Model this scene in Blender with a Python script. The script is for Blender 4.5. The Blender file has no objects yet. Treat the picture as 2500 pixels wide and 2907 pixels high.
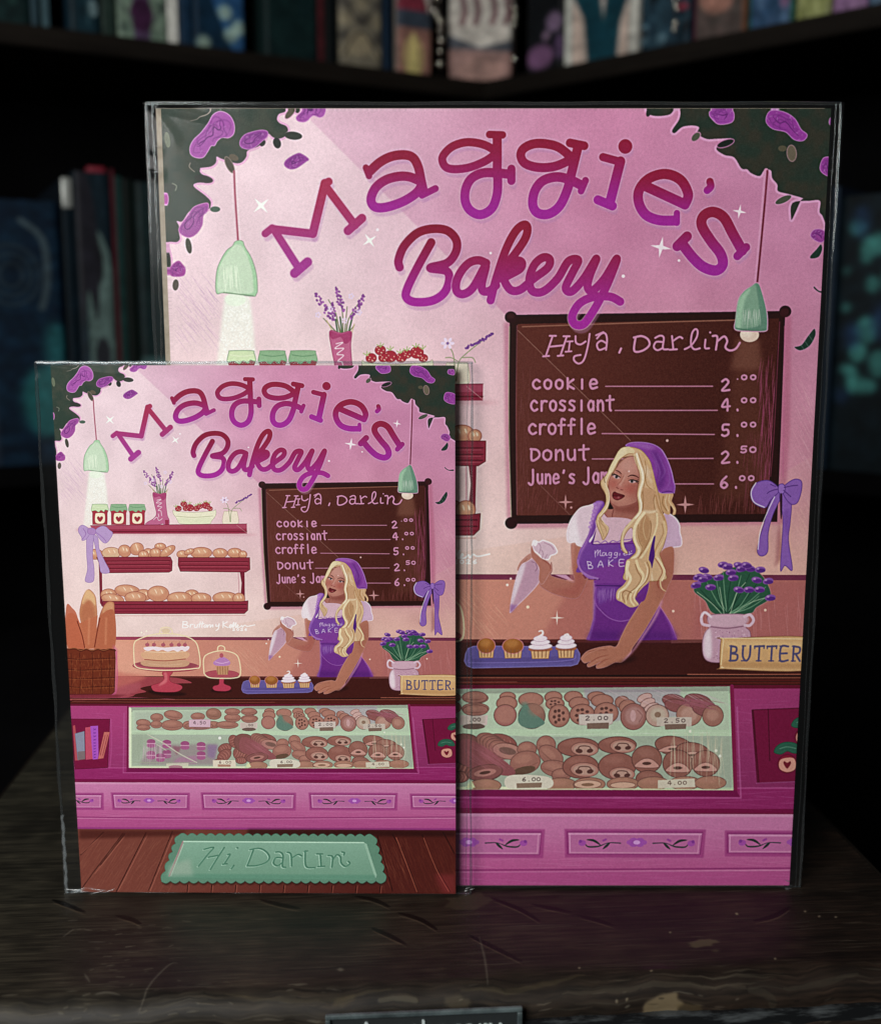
import bpy, bmesh, math, random
import numpy as np
from mathutils import Vector, Matrix
SC=bpy.context.scene
COL=SC.collection
R_=math.radians
# ---------------------------------------------------------------- camera
cam=bpy.data.cameras.new('camera');co=bpy.data.objects.new('camera',cam);COL.objects.link(co)
cam.sensor_width=36;cam.sensor_fit='HORIZONTAL';cam.lens=44.35;cam.clip_start=.01;cam.clip_end=50
co.location=(0,-.340,.184);co.rotation_euler=(R_(90-9),0,0)
cam.dof.use_dof=True;cam.dof.focus_distance=.343;cam.dof.aperture_fstop=11
SC.camera=co
# ---------------------------------------------------------------- world, lamp, exposure
w=bpy.data.worlds.new('World');SC.world=w;w.use_nodes=True
w.node_tree.nodes['Background'].inputs[0].default_value=(.30,.62,.80,1);w.node_tree.nodes['Background'].inputs[1].default_value=.003
def lamp(name,loc,target,sx,sy,watt,col,spread=180):
    l=bpy.data.lights.new(name,'AREA');l.shape='RECTANGLE';l.size=sx;l.size_y=sy;l.energy=watt;l.color=col;l.spread=R_(spread)
    o=bpy.data.objects.new(name,l);COL.objects.link(o);o.location=loc
    o.rotation_euler=(Vector(target)-Vector(loc)).to_track_quat('-Z','Y').to_euler();return o
lamp('key_light',(-.54,-.86,.58),(.02,0,.12),.62,.56,15.5,(1,.98,.955))  # unseen key lamp, placed to light the prints and glare on the sleeves
SC.view_settings.view_transform='Standard';SC.view_settings.look='None';SC.view_settings.exposure=0;SC.view_settings.gamma=1

# ================================================================= painted print artwork (flat print), drawn as vector strokes into an array
VW={'V1':(400,280,1.782,1),'V2':(1300,280,1.62,1),'V3':(1250,850,1.5496,1),'V4':(1250,1550,1.5496,1),
'V5':(80,1000,2.5896,0),'V6':(700,1000,2.5457,0),'V7':(80,1750,2.4373,0),'V8':(700,1750,2.4371,0),
'F':(1600,1240,4.95,1),'B':(1420,1480,3,1),'C':(1300,1930,2.2,1),'D':(180,2000,2.97,0),'E':(400,280,3,1),'G':(940,300,3,1)}
CW,CH=1400,1960
def dlt(a,b):
    A=[]
    for (x,y),(u,v) in zip(a,b):
        A.append([x,y,1,0,0,0,-u*x,-u*y,-u]);A.append([0,0,0,x,y,1,-v*x,-v*y,-v])
    A=np.array(A,float)
    s=np.abs(A).max(0);s[s==0]=1
    h=np.linalg.svd(A/s)[2][-1]/s
    return (h/h[8]).reshape(3,3)
def ap(H,p):
    p=np.asarray(p,float);q=np.c_[p,np.ones(len(p))]@H.T
    return q[:,:2]/q[:,2:]
def full(v,p):
    o=VW[v];return np.asarray(p,float)/o[2]+np.array(o[:2])
HS=dlt([(132,1036),(1290,1039),(1294,2536),(222,2541)],[(0,0),(CW,0),(CW,CH),(0,CH)])
PR=[('V6',105,955,'V3',295,98),('V6',1310,935,'V3',1503,72),('V6',148,1828,'V3',297,998),('V6',568,245,'V2',750,240),
('V5',730,790,'V1',765,915),('V5',480,660,'V1',495,757),('V6',1343,1690,'V3',1487,853),('V8',1150,1050,'V4',1278,1085),
('V8',445,1350,'V4',550,1370),('V5',575,500,'V1',610,567),('V8',475,510,'V4',607,515),('V8',1030,1335,'V4',1140,1375),('V5',728,312,'V1',785,343),
('V8',205,275,'V4',0,0),]
PR=[p for p in PR if p[4:]!=(0,0)]
a=np.array([full(p[3],[(p[4],p[5])])[0] for p in PR]);b=np.array([ap(HS,full(p[0],[(p[1],p[2])]))[0] for p in PR])
HB=dlt(a,b)
K=1.0
IMG=np.zeros((CH,CW,3),np.float32)
RNG=np.random.default_rng(5)
TINT=None
def hx(c):
    if isinstance(c,str):
        c=c.lstrip('#')
        if len(c)==3:c=''.join(q*2 for q in c)
        r,g,b=[int(c[i:i+2],16) for i in (0,2,4)]
        if TINT=='woman':
            if r>175 and r>g>b and r-b>28 and g-b>18:b=min(255,b+7)      # hair
            elif r>110 and r-g>38 and g>=b-2:r=min(255,r*1.07);g*=1.12;b*=1.13           # skin
        elif TINT=='baked' and r>g>=b-8 and 60<r<190 and r-b<80 and not (r>120 and g<60):
            r=r*1.10+6;g=g*1.03+5;b=b*1.05+6
        elif TINT=='baked' and r<110 and r>g:r=r*1.15+14;g=g*1.15+13;b=b*1.15+12
        return np.array([r,g,b],np.float32)/255
    return np.array(c,np.float32)
CUR='K'
def P(s):
    """'x,y x,y' with optional view prefixes -> canvas points"""
    global CUR
    if not isinstance(s,str):
        return np.asarray(s,float)
    out=[];v=CUR
    for t in s.split():
        if ':' in t:
            v,t=t.split(':')
            if not t: continue
        x,y=map(float,t.split(','))
        if v=='K': out.append((x,y))
        else: out.append(ap(HB if VW[v][3] else HS,full(v,[(x,y)]))[0])
    return np.array(out)
def V(v):
    global CUR;CUR=v
def sc():
    if CUR=='K':return 1.0
    return (0.775 if VW[CUR][3] else 1.24)/VW[CUR][2]
def cat(p,closed,n=6):
    p=np.asarray(p,float);m=len(p)
    if m<3:return p
    o=[]
    for i in range(m if closed else m-1):
        if closed:a,b,c,d=p[i-1],p[i],p[(i+1)%m],p[(i+2)%m]
        else:a,b,c,d=p[max(i-1,0)],p[i],p[i+1],p[min(i+2,m-1)]
        for k in range(n):
            t=k/n
            o.append(.5*(2*b+(c-a)*t+(2*a-5*b+4*c-d)*t*t+(3*b-a-3*c+d)*t**3))
    if not closed:o.append(p[-1])
    return np.array(o)
def polycov(p,ss=3):
    x0=max(int(math.floor(p[:,0].min()))-1,0);x1=min(int(math.ceil(p[:,0].max()))+2,CW)
    y0=max(int(math.floor(p[:,1].min()))-1,0);y1=min(int(math.ceil(p[:,1].max()))+2,CH)
    if x1<=x0 or y1<=y0:return None
    w=x1-x0;h=y1-y0
    ax,ay=p[:,0]-x0,p[:,1]-y0
    bx,by=np.roll(ax,-1),np.roll(ay,-1)
    cov=np.zeros((h,w+1),np.float32)
    for j in range(h*ss):
        y=(j+.5)/ss
        m=((ay<=y)&(by>y))|((by<=y)&(ay>y))
        if not m.any():continue
        xs=np.sort(ax[m]+(y-ay[m])/(by[m]-ay[m])*(bx[m]-ax[m]))
        xs=np.clip(xs,0,w-1e-3)
        r=cov[j//ss]
        for k in range(0,len(xs)-1,2):
            a,b=xs[k],xs[k+1];i,jj=int(a),int(b)
            # accumulate derivative of coverage
            f=a-i;r[i]+=(1-f)/ss;r[i+1]+=f/ss
            f=b-jj;r[jj]-=(1-f)/ss;r[jj+1]-=f/ss
    return x0,y0,np.clip(np.cumsum(cov,1)[:,:w],0,1)
def blur(c,r):
    r=int(round(r))
    if r<1:return c
    for _ in range(2):
        for ax in (0,1):
            c=np.apply_along_axis(lambda q:q,ax,c) if 0 else c
            z=np.cumsum(np.pad(c,[(r+1,r) if a==ax else (0,0) for a in (0,1)]),axis=ax,dtype=np.float64)
            n=c.shape[ax]
            c=((z[2*r+1:2*r+1+n]-z[:n]) if ax==0 else (z[:,2*r+1:2*r+1+n]-z[:,:n]))/(2*r+1)
    return c.astype(np.float32)
CLIP=None
def comp(x0,y0,c,col,a=1.,bl=0):
    if bl:
        # padded blur, in full canvas coords
        r=int(2*bl+2);c=np.pad(c,r);x0-=r;y0-=r
        c=blur(c,bl)
        cx=max(-x0,0);cy=max(-y0,0);c=c[cy:,cx:];x0+=cx;y0+=cy
        c=c[:CH-y0,:CW-x0]
        if c.size==0:return
    h,w=c.shape
    c=c*a
    if CLIP is not None:c=c*CLIP[y0:y0+h,x0:x0+w]
    if callable(col):
        Y,X=np.mgrid[y0:y0+h,x0:x0+w].astype(np.float32)
        k=col(X,Y)
    elif isinstance(col,tuple) and len(col)==2:
        t=np.linspace(0,1,h,dtype=np.float32)[:,None,None]
        k=hx(col[0])*(1-t)+hx(col[1])*t
    elif isinstance(col,tuple) and len(col)==3 and isinstance(col[0],str):  # horizontal
        t=np.linspace(0,1,w,dtype=np.float32)[None,:,None]
        k=hx(col[0])*(1-t)+hx(col[1])*t
    else:k=hx(col)
    s=IMG[y0:y0+h,x0:x0+w]
    s+=(k-s)*c[...,None]
def clip(s=None,sm=0):
    global CLIP
    if s is None:CLIP=None;return
    p=P(s)
    if sm:p=cat(p,True)
    CLIP=np.zeros((CH,CW),np.float32)
    r=polycov(p)
    if r:x0,y0,c=r;CLIP[y0:y0+c.shape[0],x0:x0+c.shape[1]]=c
def poly(s,col,sm=0,a=1.,bl=0,ol=None,ow=1.5):
    p=P(s)
    if sm:p=cat(p,True)
    r=polycov(p)
    if r:comp(*r,col,a,bl)
    if ol is not None:stroke(np.r_[p,p[:1]],ow,ol)
def stroke(p,w,col,a=1.,bl=0,w2=None):
    """canvas points, width in canvas px; w2 = end width or 'tap'"""
    p=np.asarray(p,float)
    if len(p)==1:p=np.r_[p,p+.01]
    n=len(p)
    if w2 is None:R=np.full(n,w/2)
    elif w2=='tap':R=w/2*(.25+.75*np.sin(np.pi*np.linspace(.02,.98,n)))
    else:R=np.linspace(w/2,w2/2,n)
    m=R.max()+2
    x0=max(int(p[:,0].min()-m),0);x1=min(int(p[:,0].max()+m)+1,CW)
    y0=max(int(p[:,1].min()-m),0);y1=min(int(p[:,1].max()+m)+1,CH)
    if x1<=x0 or y1<=y0:return
    C=np.zeros((y1-y0,x1-x0),np.float32)
    for i in range(n-1):
        (ax,ay),(bx,by)=p[i],p[i+1];ra,rb=R[i],R[i+1];mm=max(ra,rb)+1.5
        X0=max(int(min(ax,bx)-mm),x0);X1=min(int(max(ax,bx)+mm)+2,x1)
        Y0=max(int(min(ay,by)-mm),y0);Y1=min(int(max(ay,by)+mm)+2,y1)
        if X1<=X0 or Y1<=Y0:continue
        Y,X=np.mgrid[Y0:Y1,X0:X1].astype(np.float32);X+=.5;Y+=.5
        dx,dy=bx-ax,by-ay;L=dx*dx+dy*dy+1e-9
        t=np.clip(((X-ax)*dx+(Y-ay)*dy)/L,0,1)
        d=np.hypot(X-ax-t*dx,Y-ay-t*dy)
        c=np.clip(ra+(rb-ra)*t-d+.5,0,1)
        s=C[Y0-y0:Y1-y0,X0-x0:X1-x0];np.maximum(s,c,out=s)
    comp(x0,y0,C,col,a,bl)
def line(s,w,col,sm=1,a=1.,bl=0,w2=None):
    """w in view px; several strokes may be split with |"""
    k=sc()
    for q in s.split('|'):
        p=P(q)
        if sm and len(p)>2:p=cat(p,False)
        if isinstance(w2,(int,float)):w2_=w2*k
        else:w2_=w2
        if w2_=='tap' and len(p)==2:p=p[0]+(p[1]-p[0])*np.linspace(0,1,6)[:,None]
        stroke(p,w*k,col,a,bl,w2_)
def ell(x,y,rx,ry,rot,col,a=1.,bl=0,ol=None,ow=1.5,a0=0,a1=360):
    t=np.radians(np.linspace(a0,a1,28 if a1-a0==360 else 16,endpoint=a1-a0!=360));r=math.radians(rot)
    X=rx*np.cos(t);Y=ry*np.sin(t)
    q=np.c_[x+X*math.cos(r)-Y*math.sin(r),y+X*math.sin(r)+Y*math.cos(r)]
    if CUR!='K':q=ap(HB if VW[CUR][3] else HS,full(CUR,q))
    poly(q,col,0,a,bl,ol,ow)
def noise(h,w,cell,seed):
    g=np.random.default_rng(seed).random((h//cell+3,w//cell+3)).astype(np.float32)
    ys=np.arange(h)/cell;xs=np.arange(w)/cell
    yi=ys.astype(int);xi=xs.astype(int);fy=(ys-yi)[:,None];fx=(xs-xi)[None]
    fy=fy*fy*(3-2*fy);fx=fx*fx*(3-2*fx)
    a=g[yi][:,xi];b=g[yi][:,xi+1];c=g[yi+1][:,xi];d=g[yi+1][:,xi+1]
    return ((a*(1-fx)+b*fx)*(1-fy)+(c*(1-fx)+d*fx)*fy).astype(np.float32)
def mixc(a,b,t):
    return hx(a)*(1-t[...,None])+hx(b)*t[...,None]
GL={'c':'.9,.2 .5,0 .1,.3 .1,.7 .5,1 .95,.85','o':'.5,0 .12,.2 .08,.7 .45,1 .85,.8 .9,.25 .5,0','k':'.1,-.15 .12,1|.85,.0 .15,.55 .9,1',
'i':'.5,0 .5,1','I':'.5,0 .5,1|.2,0 .8,0|.2,1 .8,1','e':'.1,.5 .9,.42 .75,.05 .3,.02 .05,.5 .3,.98 .95,.85','r':'.2,.05 .2,1|.2,.4 .5,.05 .95,.08','s':'.85,.08 .4,0 .15,.25 .8,.65 .65,.98 .1,.92',
'a':'.85,.1 .85,1|.85,.25 .45,.02 .1,.5 .4,1 .85,.7','n':'.12,0 .12,1|.12,.35 .55,0 .85,.3 .88,1','t':'.5,-.45 .5,.8 .65,1|.0,.0 1.05,-.08','f':'.85,-.4 .5,-.5 .4,-.1 .4,1|.05,.15 .85,.1',
'l':'.5,-.5 .5,1','D':'.1,-.1 .12,1 .7,.85 .98,.45 .7,0 .0,-.1','u':'.1,0 .12,.7 .45,1 .85,.7|.85,0 .88,1','J':'.65,-.5 .65,.85 .3,1.15 -.05,.95',"'":'.5,-.4 .4,-.15',
'm':'.05,0 .05,1|.05,.3 .3,0 .48,.3 .48,1|.48,.3 .75,0 .95,.3 .95,1','2':'.1,.2 .5,0 .8,.25 .5,.6 .1,1 .9,.95','4':'.7,1 .65,0 .1,.65 .95,.62','5':'.85,0 .25,.02 .2,.45 .7,.45 .8,.8 .4,1 .1,.9',
'6':'.75,0 .25,.4 .15,.8 .5,1 .85,.75 .5,.5 .2,.7','0':'.5,.1 .15,.3 .15,.75 .5,.95 .85,.75 .85,.3 .5,.1','.':'.5,.92 .52,1','8':'.5,0 .2,.25 .8,.7 .5,1 .2,.75 .8,.25 .5,0',
'B':'.15,0 .15,1|.15,.02 .7,.1 .7,.4 .2,.5 .85,.6 .8,.95 .12,1','A':'.0,1 .5,0 .95,1|.2,.65 .8,.62','K':'.15,0 .15,1|.85,.0 .2,.55 .9,1','E':'.9,.02 .15,.05 .15,.98 .95,.95|.15,.5 .8,.48',
'U':'.1,0 .12,.7 .5,1 .85,.7 .88,0','T':'.0,.03 1,.0|.5,0 .5,1','R':'.15,0 .15,1|.15,.02 .8,.1 .75,.45 .15,.52|.4,.52 .9,1','H':'.15,0 .1,1|.9,0 .85,1|.12,.55 .88,.48','y':'.1,0 .45,.8|.95,0 .3,1.5'}
def text(s,x,y,w,h,col,lw,adv=None,skew=0,dy=0,dx=0):
    """x,y = left/top of the first x-height box, in view px"""
    adv=adv or w*1.25
    for i,ch in enumerate(s):
        if ch in GL:
            for q in GL[ch].split('|'):
                p=np.array([tuple(map(float,t.split(','))) for t in q.split()])
                px=x+dx+i*adv+p[:,0]*w+skew*(1-p[:,1])*h;py=y+dy*i+p[:,1]*h
                p=np.c_[px,py]
                if CUR!='K':p=ap(HB if VW[CUR][3] else HS,full(CUR,p))
                if len(p)>2:p=cat(p,False,5)
                stroke(p,lw*sc(),col)
def K(v,x,y):
    return ap(HB if VW[v][3] else HS,full(v,[(x,y)]))[0]
def star(x,y,r,col,rot=0,th=.16,a=1.):
    q=[]
    for i in range(8):
        t=math.radians(rot+i*45);rr=r if i%2==0 else r*th
        if i%4==0 and i%2==0:pass
        q.append(f'{x+rr*math.cos(t)},{y+rr*math.sin(t)}')
    poly(' '.join(q),col,0,a)
def rose(s,c='#a856ab',ol='#dfa6d8',sq='',dk='#6c2878',w=11,sw=9):
    k=sc();p=cat(P(s),True)
    stroke(np.r_[p,p[:1]],w*k,ol)
    r=polycov(p);comp(*r,c)
    ce_=p.mean(0)
    for q_,al_ in ((.8,.3),(.62,.45),(.42,.4)):
        th_=np.linspace(0,6.28,len(p));pp_=ce_+(p-ce_)*(q_+.07*np.sin(th_*7+q_*20))[:,None];a_=int(len(p)*(q_*.6));pp_=np.roll(pp_,a_,0)[:int(len(p)*.72)];stroke(pp_,3.2,dk,al_,0,'tap')
    x0,y0=p.min(0);x1,y1=p.max(0)
    for _ in range(14):
        x,y=RNG.uniform(x0,x1),RNG.uniform(y0,y1)
        i,j=int(y-r[1]),int(x-r[0])
        if 0<=i<r[2].shape[0] and 0<=j<r[2].shape[1] and r[2][i,j]>.9:
            q=np.array([(x,y),(x+RNG.uniform(-5,5),y+RNG.uniform(-5,5))]);stroke(q,1.6,'#b97cc0',.6)
    if sq:line(sq,sw,dk,1,1,w2='tap')
def squig(x,y,rx,ry,n,col,w,a=1.):
    t=np.linspace(0,1,n*8);q=[f'{x+rx*math.sin(6.3*n*u)},{y+ry*(u-.5)*2}' for u in t]
    line(' '.join(q),w,col,0,a)
def hatch(x0,y0,x1,y1,n,ang,L,col,w,a,seed=1):
    g=np.random.default_rng(seed)
    for _ in range(n):
        x,y=g.uniform(x0,x1),g.uniform(y0,y1);l=L*g.uniform(.5,1.2);t=math.radians(ang+g.uniform(-6,6))
        line(f'{x},{y} {x+l*math.cos(t)/2+g.uniform(-2,2)},{y+l*math.sin(t)/2} {x+l*math.cos(t)},{y+l*math.sin(t)}',w,col,1,a,w2='tap')
# ---------------------------------------------------------------- wall
def sm(t):t=np.clip(t,0,1);return t*t*(3-2*t)
Yg,Xg=np.mgrid[0:CH,0:CW].astype(np.float32)
v=Yg/972.;u=Xg/CW
top=mixc('#e4cbd6','#d08fb0',sm(u*1.9-.3))*1
top=top*(1-sm((u-.62)/.4)[...,None])+mixc('#cc90b3','#c5859f',v)*sm((u-.62)/.4)[...,None]
bot=mixc('#ecd3cb','#dfb3a5',sm(u*1.6-.5))
k=sm((v-.18)/.85)
k=k*(1-.55*sm((u-.7)/.3)*(1-sm((v-.75)/.3)))
IMG[:]=top*(1-k[...,None])+bot*k[...,None]
# light beam painted across the wall
V('K')
beam=lambda a:poly('170,-80 420,170 760,520 1150,930 1250,1060 -100,1060 -100,-100 140,-100','#f0dcdc',0,a,3)
a0=K('E',1440,230);a1=K('V3',820,640)
d=a1-a0
L0=a0-d*.3;L1=a0+d*1.25
poly([tuple(L0),tuple(L1),(-200,L1[1]+200),(-300,-200)],'#f3dde0',0,.34,1)
poly([tuple(L0),tuple(L1),(1400,700),(1400,-100)],'#c06a9c',0,.16,1)
tx=noise(CH,CW,3,1)-.5;ty=noise(CH,CW,60,2)-.5
IMG+= (ty*.05)[...,None]
V('V3')
hatch(1530,330,1640,900,90,62,90,'#d9a6b4',2.2,.5,3)
hatch(1540,900,1640,1200,40,62,80,'#e0b7a8',2.2,.5,4)
V('V5');hatch(200,780,360,1050,70,50,90,'#b58ab8',2,.35,5)
# ---------------------------------------------------------------- foliage
def foliage(s,cols,edge='#dba6cb',cell=26,seed=3):
    p=cat(P(s),True,4)
    stroke(np.r_[p,p[:1]],9,edge,.85)
    r=polycov(p);n=noise(CH,CW,cell,seed);n2=noise(CH,CW,9,seed+9)
    def f(X,Y):
        t=np.clip((n[Y.astype(int),X.astype(int)]-.5)*1.6+.5+(n2[Y.astype(int),X.astype(int)]-.5)*.5,0,1)
        return mixc(cols[0],cols[1],t)
    comp(r[0],r[1],r[2],f)
V('E')
foliage('-300,-100 1330,-60 1385,60 1360,130 1335,170 1300,150 1285,105 1240,130 1225,160 1175,180 1160,225 1185,258 1235,280 1252,318 1225,345 1220,372 1172,388 1125,375 1085,345 1050,410 1000,455 915,490 905,540 870,585 825,597 760,580 690,555 657,541 652,590 610,625 525,637 515,655 535,690 620,735 600,762 500,762 466,792 560,868 605,915 608,950 590,985 500,990 430,1005 372,1088 326,1085 345,1130 345,1190 352,1235 325,1263 262,1262 250,1300 275,1400 272,1500 240,1522 225,1500 -300,1600',('#2b3d33','#3c4439'))
def leaf(x,y,rx,ry,rot,c,ol=None):ell(x,y,rx,ry,rot,c,ol=ol,ow=1.6)
leaf(1272,165,68,28,-52,'#5c5648','#d9a8c4');leaf(1295,362,75,34,6,'#343c34');leaf(1160,425,32,46,-15,'#222b27');leaf(1040,425,22,30,30,'#2a302c')
leaf(765,610,28,75,-25,'#4d4a3e','#8a7a70');leaf(800,548,42,26,25,'#5c5445');leaf(550,730,80,32,12,'#2f342f');leaf(645,986,42,24,0,'#4b6355')
leaf(425,1295,24,66,-10,'#47473c');leaf(250,400,24,68,-8,'#66705c');leaf(480,615,30,62,-30,'#39423a');leaf(260,800,60,34,0,'#313a34')
line('440,600 430,620 470,665','4','#a99a90') if 0 else line('440,595 432,630 475,670',5,'#a99a90');line('290,768 325,790 315,830',6,'#8a9180')
line('612,85 622,125 585,180 520,205 495,225 440,240',9,'#a89c94',w2=3)
ell(430,180,90,40,-5,'#333c34',.5,5);ell(700,120,200,40,0,'#4a5a4c',.4,8)
rose('690,160 760,190 800,260 800,340 760,378 700,378 660,410 640,445 610,450 580,500 545,545 490,548 445,520 440,460 470,400 530,340 590,260 630,190',sq='690,225 685,270 695,300 670,315 640,290 630,310 625,360 580,380 550,420 520,450 495,455|500,440 560,400')
rose('1030,318 1078,330 1075,370 1030,410 980,455 920,475 862,455 855,410 890,360 950,335',sq='1030,345 980,385 960,420 910,430 890,410 940,375',c='#95459b',ol='#c583c4')
rose('1400,60 1560,60 1558,170 1520,205 1460,190 1400,240 1340,238 1322,205 1370,150',sq='1490,90 1430,130 1410,190|1400,120 1440,150 1520,120',ol='#d79ad0')
rose('1330,515 1370,522 1420,560 1400,580 1320,635 1260,640 1222,605 1250,560',sq='1360,570 1290,600 1290,580 1320,590',c='#96429a',ol='#b878b8')
rose('190,835 235,845 255,890 245,950 200,985 150,960 150,850',sq='215,870 230,900 215,930',c='#a8529c')
rose('555,938 588,945 580,1000 545,1040 535,1120 490,1190 430,1222 370,1200 345,1160 375,1100 420,1040 470,970',sq='520,1000 470,1040 465,1100 430,1150 400,1150 395,1110 440,1060 480,1040',c='#a04f9e',ol='#cf8fc4')
rose('335,1425 370,1450 395,1490 385,1540 330,1552 275,1540 272,1480',sq='340,1480 315,1500 330,1510',c='#a3489a',ol='#c683bd')
V('V1');leaf(188,965,15,28,5,'#5f5750')
V('V2')
foliage('780,-40 790,45 835,58 862,92 900,100 955,92 978,66 1002,72 998,115 966,165 978,178 1012,150 1060,143 1090,152 1082,180 1125,205 1172,204 1245,205 1170,245 1205,278 1252,290 1285,340 1312,345 1330,362 1370,376 1392,348 1422,350 1428,385 1452,415 1455,445 1500,458 1570,478 1560,490 1525,568 1516,570 1522,500 1600,490 1650,490 1648,540 1662,560 1678,605 1690,660 1900,700 1900,-40',('#26352c','#35352b'))
leaf(1075,195,16,26,45,'#55584a','#c890b0');leaf(860,78,12,26,20,'#27302a');leaf(1480,485,42,16,-25,'#4c5144','#d8a0c4');leaf(1212,225,42,16,-20,'#1e2622','#c080ac')
leaf(1518,270,22,38,-5,'#6a6152','#9a7d80');leaf(1475,248,20,14,0,'#54503f')
rose('1145,75 1190,58 1240,70 1250,105 1235,128 1180,135 1145,105 1138,88',sq='1170,90 1200,95 1220,90 1205,115',c='#9c48a4',ol='#cf8fc9',w=6,sw=5)
rose('1420,75 1480,80 1530,110 1560,160 1588,185 1570,210 1530,205 1490,170 1430,155 1400,120',sq='1430,100 1460,130 1490,125 1520,160 1550,190',c='#963d9c',ol='#c484c8',w=6,sw=5)
rose('1665,295 1700,290 1740,310 1740,375 1690,375 1652,345',sq='1680,320 1690,350',c='#96409a',ol='#c583c4',w=6,sw=5)
rose('1700,105 1740,105 1740,145 1695,135',c='#96409a',w=4)
rose('1625,625 1660,625 1680,650 1660,680 1630,672 1608,650',sq='1630,640 1650,650 1660,665',c='#9a4496',ol='#c583c4',w=6,sw=5)
def lf2(s,c='#1f3a30',ol='#c795b8'):poly(s,c,1,ol=ol,ow=1.3)
lf2('1655,690 1662,715 1645,750 1610,758 1605,745 1632,715');lf2('1625,885 1650,905 1690,905 1690,918 1650,915 1622,895')
lf2('1625,1080 1632,1110 1605,1160 1560,1182 1532,1165 1565,1155 1595,1115')
line('1560,1150 1580,1180|1580,1135 1600,1165|1600,1110 1620,1140',1.5,'#8fa79a',a=.7)
# ---------------------------------------------------------------- left lamp + shelf
V('V5')
def cone(X,Y):
    t=np.clip((Y-Y.min())/(np.ptp(Y)+1),0,1);return mixc('#eef6ea','#f0ece4',t)
poly('425,882 535,882 555,1000 565,1110 600,1285 380,1285 400,1110 412,980',cone,0,.8,3)
g=np.random.default_rng(8)
for _ in range(300):
    y=g.uniform(890,1270);wd=50+(y-880)*.12;x=485+g.uniform(-wd,wd);line(f'{x},{y} {x+g.uniform(-8,8)},{y+g.uniform(-8,8)}',5,'#fbfdf8',0,.6)
line('456,350 462,450 480,655',8,'#a9596f');line('450,350 456,450 474,655',3,'#d9a5b8',a=.6)
V('V1')
poly('468,770 480,750 500,742 520,748 530,775 562,830 585,905 592,985 585,1012 565,1022 430,1005 388,1003 390,900 412,838 440,792','#a9d0aa',1,ol='#8f9f8c',ow=1.5)
poly('470,772 500,762 522,780 545,830 565,900 570,960 560,1008 430,1000 395,995 398,900 420,840','#cbdfc6',1,.95,1)
hatch(415,860,500,880,26,88,120,'#e4f2dc',4,.6,9)
ell(482,1038,52,34,0,'#e8f4e2',.9,1)
line('425,1003 570,1020',5,'#7e9c7e')
# lavender + boot
V('V5')
for s in ('945,1040 925,960 890,900','960,1040 955,960 940,880','975,1040 985,980 1030,910','930,1040 900,1010 870,980','985,1040 1010,1010','950,1040 930,985','968,1040 975,930'):line(s,5,'#6f7a52',w2=3)
line('935,1040 925,985|955,1040 945,975|985,1040 1000,975',7,'#4f6b4c')
line('915,1040 885,990|1000,1040 1010,1005',4,'#c9b98c')
def lav(x0,y0,x1,y1,n,w,c='#8b4c96',c2='#a766ae',sd=1,s=6):
    g=np.random.default_rng(sd)
    for i in range(n):
        t=i/(n-1);r=w*(.35+.65*(1-abs(2*t-1.0)**2));x=x0+(x1-x0)*t+g.uniform(-r,r);y=y0+(y1-y0)*t+g.uniform(-r,r)*.5
        ell(x,y,s,s*.75,g.uniform(0,90),c if g.random()<.6 else c2)
lav(832,872,905,985,34,16,sd=1);lav(925,850,958,950,30,13,sd=2);lav(1050,882,995,980,30,14,sd=3);lav(905,915,915,985,18,12,sd=4)
for x,y in ((845,965),(992,885),(1030,955),(965,990),(900,940)):
    for k in range(5):ell(x+9*math.cos(k*1.26),y+9*math.sin(k*1.26),5,5,0,'#e6d5ee',.85)
poly('900,1036 950,1044 997,1038 996,1100 1008,1200 1022,1235 1018,1272 985,1272 975,1262 930,1272 848,1270 862,1250 905,1225 926,1190 912,1120','#c0688f',1,ol='#a0446e',ow=1.5)
poly('900,1036 950,1048 997,1038 994,1075 970,1090 950,1062 912,1070','#aa4272',1);poly('990,1235 1018,1235 1016,1272 992,1272','#9c3050')
line('930,1090 960,1085 925,1110 965,1110 935,1135 965,1140 940,1165 960,1170 965,1205|905,1235 930,1215 945,1240 970,1225|940,1190 945,1215',4,'#f0dce8')
# jars
for i,x in enumerate((505,645,783)):
    poly(f'{x-52},1165 {x+52},1165 {x+55},1190 {x+54},1262 {x+45},1270 {x-45},1270 {x-54},1262 {x-55},1190','#a83244',1,ol='#8a2438',ow=1.3)
    poly(f'{x-34},1195 {x-20},1186 {x+22},1186 {x+36},1198 {x+36},1245 {x+20},1262 {x-20},1262 {x-36},1245','#f3e4c8',1)
    poly(f'{x},1250 {x-20},1228 {x-20},1214 {x-8},1210 {x},1220 {x+8},1210 {x+22},1214 {x+20},1230','#a12c3c',1)
    poly(f'{x-64},1168 {x-58},1128 {x-48},1120 {x+46},1120 {x+56},1130 {x+64},1165 {x+40},1160 {x+30},1176 {x+8},1164 {x-10},1178 {x-34},1166','#cfe0b8' if i==0 else '#8fb48e',1,ol='#6f9270',ow=1.2)
    line(f'{x-50},1138 {x},1144 {x+52},1138',3,'#e3ecd0' if i==0 else '#5f8d68')
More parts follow.
